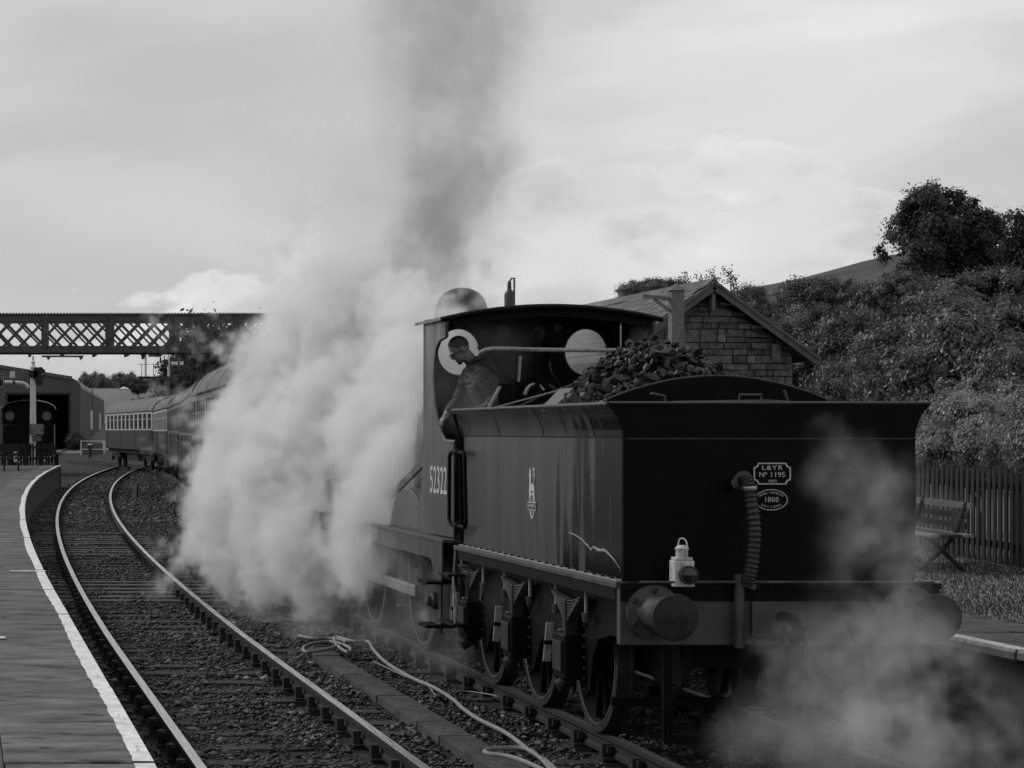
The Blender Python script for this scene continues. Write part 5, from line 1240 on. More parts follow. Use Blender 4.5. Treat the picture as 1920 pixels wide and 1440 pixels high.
MB().tube([(Q(258, 0)[0], QY - 0.45, rl + 0.9), (Q(328, 0)[0], QY - 0.45, rl + 0.9)], 0.02, 6).build('handrail', 'signal_grey', bs)

# water crane arm and framed board at the left, mostly out of view
CYW = 90.0; cw = FPX / CYW
wc = thing('water_crane', 'white water crane pipe with dark bands reaching towards the signal post', 'water crane', (-0.6, CYW, PL))
zc_ = EYE + (808 - 718) / cw
MB().cyl((-0.6, CYW, PL), (-0.6, CYW, zc_ + 0.1), 0.14, 0.11, 14).build('column', 'signal_black', wc, True)
MB().tube(smooth_pts([(-0.6, CYW, zc_), (0.5, CYW, zc_), (1.6, CYW, zc_ + 0.02), (2.3, CYW, zc_), (2.55, CYW, zc_ - 0.08), (2.62, CYW, zc_ - 0.2)]), 0.075, 12).build('arm_pipe', 'white_paint', wc, True)
for x in (1.5, 2.05): MB().lathe([(0.09, -0.04), (0.09, 0.04)], (x, CYW, zc_ + 0.015), (1, 0, 0), 14).build('pipe_band', 'signal_black', wc)
nb2 = thing('framed_sign', 'dark sign board with white border cut by the picture edge', 'sign', (1.4, CYW - 1, 3))
w1 = FPX / (CYW - 1); q0, q1 = (-40 - VX) / w1, (8 - VX) / w1; z1_, z0_ = EYE + (808 - 700) / w1, EYE + (808 - 727) / w1
MB().box(q0, q1, CYW - 1, CYW - 0.95, z0_, z1_).build('board', 'signal_black', nb2)
MB().poly([(q0 + .02, z0_ + .02), (q1 - .02, z0_ + .02), (q1 - .02, z1_ - .02), (q0 + .02, z1_ - .02)], 'xz', CYW - 1.012, CYW - 1.002, holes=[[(q0 + .05, z0_ + .05), (q1 - .05, z0_ + .05), (q1 - .05, z1_ - .05), (q0 + .05, z1_ - .05)]]).build('border', 'lettering', nb2)
text_obj('lettering', 'AY', 0.28, (q1 - 0.2, CYW - 1.008, z1_ - 0.2), '-y', 'lettering', nb2)
MB().box(q0 + 0.1, q0 + 0.2, CYW - 0.94, CYW - 0.84, PL, z1_).build('sign_post', 'signal_black', nb2)

# dark picket fence at the platform end
def picket(w, h, t):
    return MB().add([(-w/2, -t/2, 0), (w/2, -t/2, 0), (w/2, -t/2, h - w * 0.6), (0, -t/2, h), (-w/2, -t/2, h - w * 0.6), (-w/2, t/2, 0), (w/2, t/2, 0), (w/2, t/2, h - w * 0.6), (0, t/2, h), (-w/2, t/2, h - w * 0.6)],
        [(0, 1, 2, 3, 4), (9, 8, 7, 6, 5), (0, 1, 6, 5), (1, 2, 7, 6), (2, 3, 8, 7), (3, 4, 9, 8), (4, 0, 5, 9)])
def fence(name, label, p, q, pitch, w, h, m, z, rails, side=1):
    p = Vector(p); q = Vector(q); d = (q - p); L = d.length; d.normalize(); ang = math.atan2(d.y, d.x)
    f = thing(name, label, 'fence', (p.x, p.y, z))
    me_ = picket(w, h, 0.02).mesh('picket', m); n = int(L / pitch)
    for k in range(n + 1):
        o = obj('picket', me_, f); c = p + d * (k * pitch + random.uniform(-.01, .01)); o.location = (c.x, c.y, z + random.uniform(-.015, .01)); o.rotation_euler = (0, random.uniform(-.012, .012), ang)
    nrm = Vector((-d.y, d.x, 0)); 
    if nrm.x * side < 0: nrm = -nrm
    for zz, hh in rails: 
        a = p + nrm * 0.04; b = q + nrm * 0.04
        MB().bar((a.x, a.y, z + zz), (b.x, b.y, z + zz), 0.05, hh).build('fence_rail', m, f)
    k = 0.0
    while k <= L:
        c = p + d * k + nrm * 0.11; MB().box(c.x - 0.05, c.x + 0.05, c.y - 0.05, c.y + 0.05, z - 0.3, z + h * 0.8).build('fence_post', m, f); k += 2.4
    return f
fence('picket_fence', 'low dark picket fence closing the platform end beneath the warning board', (0.2, 92.6, 0), (3.85, 92.9, 0), 0.13, 0.09, 0.95, 'wood_dark', PL + rise(92) - 0.05, ((0.3, 0.09), (0.75, 0.09)))
# bench and white notice by that fence
bx = thing('platform_bench', 'dark wooden bench on the flagstone platform in front of the low fence', 'bench', (0.9, 80, PL + rise(80)))
zz = PL + rise(80)
for x in (0.2, 1.45, 1.95):
    MB().box(x, x + 0.06, 79.8, 80.3, zz, zz + 0.42).build('leg', 'wood_dark', bx); MB().bar((x + 0.03, 80.28, zz + 0.4), (x + 0.03, 80.42, zz + 0.95), 0.06, 0.05).build('back_post', 'wood_dark', bx)
for k in range(4): MB().box(-0.2, 2.05, 79.78 + k * 0.135, 79.89 + k * 0.135, zz + 0.42, zz + 0.45).build('seat_slat', 'wood_dark', bx)
for k in range(3): MB().bar((-0.2, 80.3 + 0.035 * k, zz + 0.58 + k * 0.15), (2.05, 80.3 + 0.035 * k, zz + 0.58 + k * 0.15), 0.03, 0.10).build('back_slat', 'wood_dark', bx)
nt_ = thing('fence_notice', 'small white notice with black mark on the low dark fence', 'notice', (1.75, 92.4, zz + 0.4))
MB().box(2.10, 2.30, 92.42, 92.46, zz + 0.15, zz + 0.62).build('board', 'signal_white', nt_); MB().box(2.15, 2.25, 92.412, 92.419, zz + 0.30, zz + 0.37).build('mark', 'signal_black', nt_)
MB().box(2.18, 2.22, 92.465, 92.5, PL + rise(92) - 0.1, zz + 0.5).build('stake', 'wood_dark', nt_)

# white barrier, ground signal, clutter beside the shed
bar_ = thing('white_barrier', 'white tubular barrier standing on the ground near the shed wall', 'barrier', (11, 190, rise(190)))
x0, x1, z0 = 10.0, 11.95, rise(190) - 0.2
for x in (x0, x1): MB().box(x - 0.04, x + 0.04, 189.9, 190.0, z0, z0 + 1.25).build('post', 'signal_white', bar_)
for z in (0.45, 1.15): MB().box(x0 + 0.04, x1 - 0.04, 189.93, 189.98, z0 + z, z0 + z + 0.07).build('bar', 'signal_white', bar_)
MB().box(x0 + 0.1, x1 - 0.1, 190.2, 190.3, z0, z0 + 1.0).build('infill_panel', 'signal_grey', bar_)
gs = thing('ground_signal', 'small dark ground signal with white cap beside the siding', 'signal', (9.75, 172, rise(172)))
MB().cyl((9.75, 172, z0), (9.75, 172, z0 + 0.7), 0.13, n=12).build('stand', 'signal_black', gs, True); MB().box(9.55, 9.95, 171.9, 172.1, z0 + 0.7, z0 + 0.95).build('lamp_case', 'signal_black', gs)
MB().box(9.58, 9.92, 171.88, 172.12, z0 + 0.951, z0 + 1.07).build('white_cap', 'signal_white', gs)
pe = thing('post_marker', 'short pale marker post in the ballast beside the curving track', 'marker post', (5.45, 79, 0))
MB().bar((5.95, 78, rise(78) - 0.2), (6.0, 78, rise(78) + 0.25), 0.12, 0.05).build('post', 'bare_grey', pe, bevel=0.01); MB().bar((6.06, 78.05, rise(78) - 0.2), (6.08, 78.05, rise(78) + 0.3), 0.05, 0.05).build('stay', 'wood_dark', pe)
# ================================================================== right-hand platform furniture
FP, FQ = Vector((11.55, 21.5, 0)), Vector((15.2, 47.0, 0))
fence('picket_fence', 'dark wooden picket fence along the back of the grassy platform', FP, FQ, 0.215, 0.115, 1.16, 'wood_dark', PR - 0.03, ((0.22, 0.09), (0.92, 0.09)))
fd = (FQ - FP).normalized(); fn = Vector((fd.y, -fd.x, 0))       # fn points to the right, away from the track
def bp(u, w, z): return Vector((11.17, 25.0, PR)) + fd * u - fn * w + Vector((0, 0, z - 0.03))
be = thing('bench', 'platform bench with pale-edged slats and crossed iron legs before the picket fence', 'bench', bp(0.9, 0, 0))
for k, w in enumerate((0.08, 0.20, 0.32, 0.44)): MB().bar(bp(-0.35, w, 0.42), bp(2.1, w, 0.42), 0.10, 0.03, up=(0, 0, 1)).build('seat_slat', 'wood_light' if k in (0, 3) else 'wood_dark', be)
for k in range(3): MB().bar(bp(-0.05, 0.03 - 0.03 * k, 0.52 + 0.11 * k), bp(2.1, 0.03 - 0.03 * k, 0.52 + 0.11 * k), 0.03, 0.07, up=(0, 0, 1)).build('back_slat', 'wood_light' if k == 2 else 'wood_dark', be)
for u in (0.1, 1.8):
    MB().tube([bp(u, -0.02, 0.78), bp(u, 0.10, 0.42), bp(u, 0.22, 0.26), bp(u, 0.50, 0.0)], 0.026, 8).build('leg', 'wood_dark', be, True)
    MB().tube([bp(u, 0.42, 0.42), bp(u, 0.24, 0.24), bp(u, 0.0, 0.0)], 0.026, 8).build('leg', 'wood_dark', be, True)

# ================================================================== stone building
GX, GY = 19.9, 60.0; zap = 6.22; zev = 4.5; hw = 2.23; oh = 0.55; LB = 20.0
zpb = 0.6
hb_ = thing('stone_building', 'old stone station building with slate roof and overhanging gable', 'building', (GX, GY, zpb))
slope = (zap - 0.12 - zev) / hw
def zroof(x): return zap - abs(x - GX) * (zap - 0.1 - zev) / hw
core = MB().poly([(GX - hw + .03, 0.3), (GX + hw - .03, 0.3), (GX + hw - .03, zev - 0.05), (GX, zap - 0.3), (GX - hw + .03, zev - 0.05)], 'xz', GY + 0.05, GY + LB - 0.05).build('wall', 'mortar', hb_)
# squared rubble: every stone its own block
random.seed(21); z = 0.65; ns = 0
while z < zap - 0.35:
    hcourse = random.choice([0.17, 0.22, 0.27, 0.32, 0.36]); x = GX - hw
    while x < GX + hw - 0.05:
        L = random.choice([0.2, 0.3, 0.4, 0.52, 0.7]) * random.uniform(0.85, 1.15); x2 = min(x + L, GX + hw)
        if GX + hw - x2 < 0.2: x2 = GX + hw
        cut_ = random.uniform(0.35, 0.65)
        def lim(xx): return zroof(xx) - 0.30
        subs = [(z, z + hcourse)] if (random.random() > 0.42 or hcourse < 0.26) else [(z, z + hcourse * cut_), (z + hcourse * cut_, z + hcourse)]
        for za_, zb2 in subs:
            g2 = 0.012; a0, a1 = x + g2, x2 - g2; b0, b1 = za_ + g2, zb2 - g2
            t0 = min(b1, lim(a0)); t1 = min(b1, lim(a1))
            if max(t0, t1) < b0 + 0.04: continue
            pr_ = random.uniform(0.0, 0.06)
            poly_ = [(a0, b0), (a1, b0)]
            if t1 > b0 + 0.01: poly_.append((a1, t1))
            if a0 < GX < a1 and lim(GX) < b1: poly_.append((GX, lim(GX)))
            if t0 > b0 + 0.01: poly_.append((a0, t0))
            if len(poly_) < 3: continue
            MB().poly(poly_, 'xz', GY + 0.049 - 0.05 - pr_, GY + 0.048).build('stone', 'sandstone', core, bevel=0.012); ns += 1
        x = x2
    z += hcourse
# left side wall stones (towards the platform)
z = 0.65
while z < zev - 0.3:
    hcourse = random.choice([0.28, 0.34, 0.4]); y = GY + 0.06
    while y < GY + 9:
        L = random.uniform(0.4, 1.0); MB().box(GX - hw - random.uniform(0.0, 0.03), GX - hw + 0.028, y + 0.012, y + L - 0.012, z + 0.012, z + hcourse - 0.012).build('stone', 'sandstone', core); y += L
    z += hcourse
# slated roof: courses of slates as pieces
for sx in (-1, 1):
    run = hw + oh; rise_ = run * (zap - 0.1 - zev) / hw; Ls = math.hypot(run, rise_); ang = math.atan2(rise_, run)
    base = MB(); base.sheet([[(GX, GY - 0.4, zap), (GX + sx * run, GY - 0.4, zap - rise_)], [(GX, GY + LB, zap), (GX + sx * run, GY + LB, zap - rise_)]])
    ro = base.build('roof', 'slate', hb_); so_ = ro.modifiers.new('solid', 'SOLIDIFY'); so_.thickness = 0.06
    sm_ = MB().box(-0.23, 0.23, -0.2, 0.2, 0, 0.018).mesh('slate', 'slate')
    nr = 10; ncl = 15 if sx < 0 else 10
    for i in range(nr):
        for j in range(ncl):
            o = obj('slate', sm_, ro)
            d = 0.18 + i * (Ls - 0.25) / nr
            o.location = (GX + sx * d * math.cos(ang), GY - 0.4 + 0.22 + j * (0.47 if sx < 0 else 0.47) + (0.23 if i % 2 else 0), zap - d * math.sin(ang) + 0.022 + random.uniform(0, .012))
            o.rotation_euler = Euler((0, sx * (ang - 0.05), math.pi / 2), 'XYZ') if False else (Matrix.Rotation(sx * (ang - 0.04), 3, 'Y') @ Matrix.Rotation(math.pi / 2, 3, 'Z')).to_euler()
    # bargeboard, two-stepped
    p = Vector((GX, GY - 0.47, zap - 0.12)); q = Vector((GX + sx * run, GY - 0.47, zap - 0.12 - rise_))
    MB().bar(p, q, 0.05, 0.20).build('bargeboard', 'barge', hb_); MB().bar(p + Vector((0, -0.05, 0.10)), q + Vector((0, -0.05, 0.10)), 0.05, 0.07).build('barge_moulding', 'barge', hb_)
    MB().bar((GX + sx * run, GY - 0.4, zap - rise_ - 0.03), (GX + sx * run, GY + LB, zap - rise_ - 0.03), 0.12, 0.10).build('gutter', 'barge', hb_)
y = GY - 0.45
while y < GY + LB:
    MB().poly([(GX - 0.2, zap - 0.10), (GX, zap + 0.10), (GX + 0.2, zap - 0.10), (GX, zap + 0.04)], 'xz', y, y + 0.58).build('ridge_tile', 'slate', hb_); y += 0.6
MB().box(GX - 0.05, GX + 0.05, GY - 0.42, GY - 0.06, zap - 0.75, zap - 0.3).build('king_post', 'barge', hb_)
MB().lathe([(0.10, 0), (0.13, 0.1), (0.11, 0.4), (0.14, 0.48)], (GX + 1.75, GY - 0.16, 4.1), (0, 0, 1), 14).build('corbel', 'sandstone', hb_, True)
# square timber post in front
py_ = 50.0; ps = FPX / py_; pxx = (1268 - VX) / ps; pz = EYE + (808 - 545) / ps
po = thing('timber_post', 'tall square weathered timber post with pointed cap in front of the gable', 'post', (pxx, py_, 0.7))
MB().box(pxx - 0.14, pxx + 0.14, py_ - 0.14, py_ + 0.14, 0.4, pz).build('post', 'wood_post', po, bevel=0.015)
MB().add([(pxx - 0.18, py_ - 0.18, pz + 0.002), (pxx + 0.18, py_ - 0.18, pz + 0.002), (pxx + 0.18, py_ + 0.18, pz + 0.002), (pxx - 0.18, py_ + 0.18, pz + 0.002), (pxx, py_, pz + 0.17)], [(0, 1, 2, 3), (0, 1, 4), (1, 2, 4), (2, 3, 4), (3, 0, 4)]).build('cap', 'wood_post', po)
MB().bar((pxx - 0.14, py_, pz - 0.18), (pxx - 0.75, py_, pz - 0.12), 0.08, 0.08).build('bracket_arm', 'wood_post', po); MB().bar((pxx - 0.14, py_, pz - 0.45), (pxx - 0.5, py_, pz - 0.18), 0.06, 0.06).build('bracket_brace', 'wood_post', po)

# ================================================================== trees and bushes
def crown_mesh(name, seed, ncl, rad, leaf, per, spread, m, flat=0.25, hollow=0.45):
    r = np.random.default_rng(seed)
    # a crown is a heap of smaller leafy heads with dark gaps between them
    nsub = 16; q = r.normal(size=(nsub, 3)); q /= np.linalg.norm(q, axis=1)[:, None]
    q[:, 2] = np.where(q[:, 2] < -flat, -q[:, 2] * 0.6, q[:, 2])
    sc = q * (0.50 + 0.26 * r.random(nsub))[:, None]; sr = r.uniform(0.22, 0.42, nsub)
    which = r.integers(0, nsub, ncl)
    d = r.normal(size=(ncl, 3)); d[:, 2] += 0.45; d /= np.linalg.norm(d, axis=1)[:, None]
    rr = sr[which] * (0.75 + 0.28 * r.random(ncl)) + 0.12 * (r.random(ncl) < 0.07)
    core = r.random(ncl) < 0.18
    C = np.where(core[:, None], d * 0.5 * r.random(ncl)[:, None], sc[which] + d * rr[:, None]) * np.array(rad)
    n = ncl * per
    cs_ = r.uniform(0.6, 1.3, ncl)
    P = np.repeat(C, per, 0) + r.normal(size=(n, 3)) * spread * np.repeat(cs_, per)[:, None] * np.array((1, 1, 0.75))
    # leaves face mostly outwards and up from the head they grow on
    nrm = np.repeat(d, per, 0) * 1.0 + r.normal(size=(n, 3)) * 0.45 + np.array((0, 0, 0.35)); nrm /= np.linalg.norm(nrm, axis=1)[:, None]
    u = r.normal(size=(n, 3)); u -= (u * nrm).sum(1)[:, None] * nrm; u /= np.linalg.norm(u, axis=1)[:, None]
    w = np.cross(nrm, u)
    s = leaf * r.uniform(0.6, 1.4, n)[:, None]
    V = np.stack([P - u * s, P + w * s * 0.5, P + u * s, P - w * s * 0.5], 1).reshape(-1, 3)
    F = np.arange(4 * n).reshape(-1, 4)
    return arr_mesh(name, V, F, [m])
def trunk_mesh(seed, h, r0_, rad, limbs=9):
    rnd = random.Random(seed); t = MB()
    top = Vector((rnd.uniform(-.3, .3), rnd.uniform(-.3, .3), h))
    t.tube(smooth_pts([(0, 0, -0.3), (0.05 * r0_, 0, h * 0.35), top * 0.7, top]), [r0_ * (1 - 0.8 * k / 18) for k in range(19)], 9)
    for k in range(limbs):
        a = 2 * math.pi * k / limbs + rnd.uniform(-.3, .3); z = h * rnd.uniform(0.4, 0.85); p = Vector((0, 0, z))
        e = Vector((math.cos(a) * rad[0] * rnd.uniform(.5, .85), math.sin(a) * rad[1] * rnd.uniform(.5, .85), z + rad[2] * rnd.uniform(.2, .8)))
        t.tube([p, p.lerp(e, 0.5) + Vector((0, 0, 0.15 * rad[2])), e], [r0_ * 0.4, r0_ * 0.22, r0_ * 0.07], 6)
    return t.mesh('trunk', 'bark', True)
def tree(name, label, cat, loc, crown, crown_z, tmesh, scale=(1, 1, 1), rz=0.0, group=None):
    t = thing(name, label, cat, loc, group)
    c = obj('crown', crown, t); c.matrix_parent_inverse = Matrix.Identity(4); c.location = (0, 0, crown_z); c.scale = scale; c.rotation_euler = (0, 0, rz)
    k = obj('trunk' if cat == 'tree' else 'stems', tmesh, t); k.matrix_parent_inverse = Matrix.Identity(4)
    return t
def PX(x, y, Y):
    s = FPX / Y; return ((x - VX) / s, Y, EYE + (808 - y) / s)
# hawthorn-like bushes behind the fence
bushA = crown_mesh('crown', 1, 420, (2.3, 2.0, 1.7), 0.045, 190, 0.13, 'leaf')
bushB = crown_mesh('crown', 2, 420, (2.3, 2.0, 1.7), 0.045, 190, 0.12, 'leaf_pale')
bushC = crown_mesh('crown', 3, 460, (3.2, 2.6, 2.3), 0.065, 180, 0.17, 'leaf')
oak = crown_mesh('crown', 4, 420, (3.6, 3.4, 3.2), 0.10, 140, 0.22, 'leaf_dark', hollow=0.35)
treeD = crown_mesh('crown', 5, 380, (3.4, 3.2, 3.0), 0.09, 140, 0.22, 'leaf')
farT = crown_mesh('crown', 6, 140, (3.6, 3.4, 3.2), 0.26, 70, 0.45, 'far_leaf')
farD = crown_mesh('crown', 8, 200, (3.6, 3.4, 3.4), 0.2, 90, 0.4, 'leaf_dark')
# trunks are built to unit height (ground to crown centre) and scaled to each tree
tbush = trunk_mesh(1, 1.0, 0.05, (0.5, 0.5, 0.3)); tbig = trunk_mesh(2, 1.0, 0.06, (0.55, 0.55, 0.35))
GR = 'bushes and trees on the bank behind the picket fence'
def place_px(name, label, cat, px, ptop, Y, crown, dims, rx, rz_, tm, ang):
    """px, ptop: where the crown's top stands; rx, rz_: crown half-width and half-height in metres"""
    x, y, ztop = PX(px, ptop, Y); g0 = ground_z(x, Y); cz = ztop - rz_; sc = (rx / dims[0], rx * 0.9 / dims[1], rz_ / dims[2])
    if cz - g0 < 0.3 * rz_: g0 = cz - 0.3 * rz_
    t = tree(name, label, cat, (x, Y, g0), crown, cz - g0, tm, sc, ang, GR)
    k = [c for c in t.children if c.name.startswith(('trunk', 'stems'))][0]; k.scale = (rx * 0.8, rx * 0.8, max(0.4, cz - g0))
    return t
dA, dC, dO, dT = (2.3, 2.0, 1.7), (3.2, 2.6, 2.3), (3.6, 3.4, 3.2), (3.4, 3.2, 3.0)
for args in (
    ('bush', 'pale leafy bush bulging over the picket fence beside the tender', 'bush', 1835, 725, 31.5, bushB, dA, 1.0, 1.0, tbush, 0.4),
    ('bush', 'pale leafy bush over the picket fence, further along behind the tender', 'bush', 1700, 752, 34.0, bushB, dA, 0.9, 1.0, tbush, 1.7),
    ('bush', 'pale leafy bush over the picket fence where it runs out of view', 'bush', 1960, 715, 29.5, bushB, dA, 1.0, 1.1, tbush, 2.0),
    ('bush', 'spreading bush behind the tender rear, between the fence and the stone building', 'bush', 1610, 660, 47, bushA, dA, 1.15, 1.6, tbush, 1.1),
    ('bush', 'tall tangled bush just uphill of the pale fence bushes', 'bush', 1820, 575, 43, bushC, dC, 2.0, 2.0, tbush, 0.3),
    ('bush', 'broad leafy bush between the tangled bush and the stone building', 'bush', 1700, 600, 50, bushC, dC, 2.0, 1.9, tbush, 2.2),
    ('bush', 'wide bush beside the building gable beyond the bargeboard end', 'bush', 1600, 575, 66, bushC, dC, 2.0, 2.3, tbush, 2.4),
    ('bush', 'dense bush filling the bank halfway up to the dark crowned tree', 'bush', 1745, 540, 62, bushC, dC, 2.6, 2.2, tbush, 4.0),
    ('bush', 'dense rounded bush below the second dark tree on the bank', 'bush', 1930, 560, 54, bushC, dC, 2.2, 2.4, tbush, 5.0),
    ('bush', 'dense rounded bush beyond the pale fence bushes', 'bush', 1925, 640, 40, bushC, dC, 1.6, 1.8, tbush, 0.6),
    ('bush', 'low bush tucked behind the building eave and bargeboard end', 'bush', 1500, 570, 84, bushC, dC, 2.0, 2.4, tbush, 3.2),
    ('bush', 'loose bush rising above the right-hand roof slope', 'bush', 1415, 532, 88, bushC, dC, 1.5, 2.0, tbush, 0.9),
    ('tree', 'big dark crowned tree standing highest on the bank', 'tree', 1757, 345, 78, oak, dO, 2.15, 2.2, tbig, 0.4),
    ('tree', 'dark tree beside the highest tree, with a tall narrow crown', 'tree', 1915, 395, 80, oak, dO, 1.7, 2.9, tbig, 2.4),
    ('tree', 'dark tree filling in under the highest crowned tree', 'tree', 1790, 455, 79, oak, dO, 2.2, 2.0, tbig, 3.4),
    ('tree', 'broad tree below and in front of the highest dark tree', 'tree', 1690, 480, 74, treeD, dT, 1.7, 1.7, tbig, 1.4),
    ('tree', 'rounded tree on the bank between the hill slope and the highest dark tree', 'tree', 1545, 492, 92, treeD, dT, 2.1, 2.1, tbig, 3.0),
    ('tree', 'mid-tone tree joining the two dark trees on the bank', 'tree', 1855, 470, 72, treeD, dT, 1.9, 2.0, tbig, 5.1),
    ('tree', 'thin-leaved tree rising behind the slate roof ridge', 'tree', 1225, 505, 112, treeD, dT, 1.9, 1.5, tbig, 0.2)):
    place_px(*args)
# twiggy sprays behind the ridge
random.seed(9)
for (px_, pt_, lab) in ((1362, 495, 'bare-stemmed arching spray of leaves above the gable apex'), (1300, 505, 'thin leafy twig spray behind the roof ridge beside the timber post')):
    x, Y, z = PX(px_, pt_, 82); t = thing('sapling', lab, 'sapling', (x, Y, ground_z(x, Y)))
    st_ = MB(); lv = []
    for k in range(7):
        e = Vector((x + random.uniform(-.7, .5), Y + random.uniform(-.5, .5), z - random.uniform(0, 0.7))); b0 = Vector((x + random.uniform(-.1, .1), Y, ground_z(x, Y) - 0.1))
        mid = b0.lerp(e, 0.75) + Vector((0.25, 0, 0.3)); pts_ = smooth_pts([b0, mid, e]); st_.tube(pts_, [0.035 * (1 - 0.85 * i / (len(pts_) - 1)) for i in range(len(pts_))], 5)
        for i in range(45):
            q = pts_[random.randint(len(pts_) // 2, len(pts_) - 1)] + Vector((random.gauss(0, .10), random.gauss(0, .1), random.gauss(0, .10)))
            u = Vector((random.gauss(0, 1), random.gauss(0, 1), random.gauss(0, 1))).normalized() * 0.06; w = u.orthogonal().normalized() * 0.035; lv.append((q - u, q + w, q + u, q - w))
    st_.build('stem', 'bark', t, True); mb_ = MB()
    for l in lv: mb_.add(l, [(0, 1, 2, 3)])
    tag(mb_.build('leaves', 'leaf', t, recalc=False), kind='stuff')
# trees beyond the bridge and on the low hill
def far_tree(px_, ptop, Y, crown, half, sc, label, name='tree', group='distant trees'):
    x, y, zt2 = PX(px_, ptop, Y); cz = zt2 - half * sc[2]; g0 = ground_z(x, Y)
    if cz - g0 < 0.5: g0 = cz - 0.5
    t = tree(name, label, 'tree', (x, Y, g0), crown, cz - g0, tbig, sc, px_ * 0.37, group)
    k = [c for c in t.children if c.name.startswith(('trunk', 'stems'))][0]; k.scale = (3 * sc[0], 3 * sc[1], cz - g0); return t
far_tree(400, 600, 190, farD, 3.4, (1.2, 1, 1.45), 'tall dark tree seen through the footbridge lattice')
far_tree(345, 660, 185, farD, 3.4, (0.62, 0.8, 1.1), 'dark tree behind the bracket signal posts')
far_tree(465, 612, 200, farD, 3.4, (1.2, 1, 1.5), 'dark tree half veiled by steam beyond the coaches')
random.seed(4)
for k, px_ in enumerate((165, 184, 203, 222, 241, 262, 284, 306)):
    far_tree(px_, 697 + random.uniform(0, 14), 392 + 1.5 * k, farT, 3.2, (0.42 + 0.16 * random.random(), 0.5, 0.55 + 0.25 * random.random()), 'small tree in the hazy row on the low hill beyond the shed')
far_tree(258, 711, 300, farD, 3.4, (0.36, 0.4, 0.42), 'dark rounded tree in the field below the hazy tree row')
# weeds by the rail
wd = MB(); random.seed(2)
for k in range(14):
    a = random.uniform(0, 6.28); b0 = Vector((1.22 + random.uniform(-.04, .04), 16.2 + random.uniform(-.1, .1), -0.19)); e = b0 + Vector((math.cos(a) * 0.12, math.sin(a) * 0.1, random.uniform(0.15, 0.42)))
    wd.tube([b0, b0.lerp(e, 0.5) + Vector((0, 0, 0.05)), e], [0.004, 0.003, 0.001], 4)
tag(wd.build('weed', 'leaf_pale'), 'dry wispy weed growing between the platform edge and the rail', 'weed')
# clutter bushes by the shed foot
far_tree(140, 812, 222, farD, 3.4, (0.25, 0.3, 0.35), 'low dark scrub at the foot of the shed doorway', 'scrub', None)['category'] = 'bush'
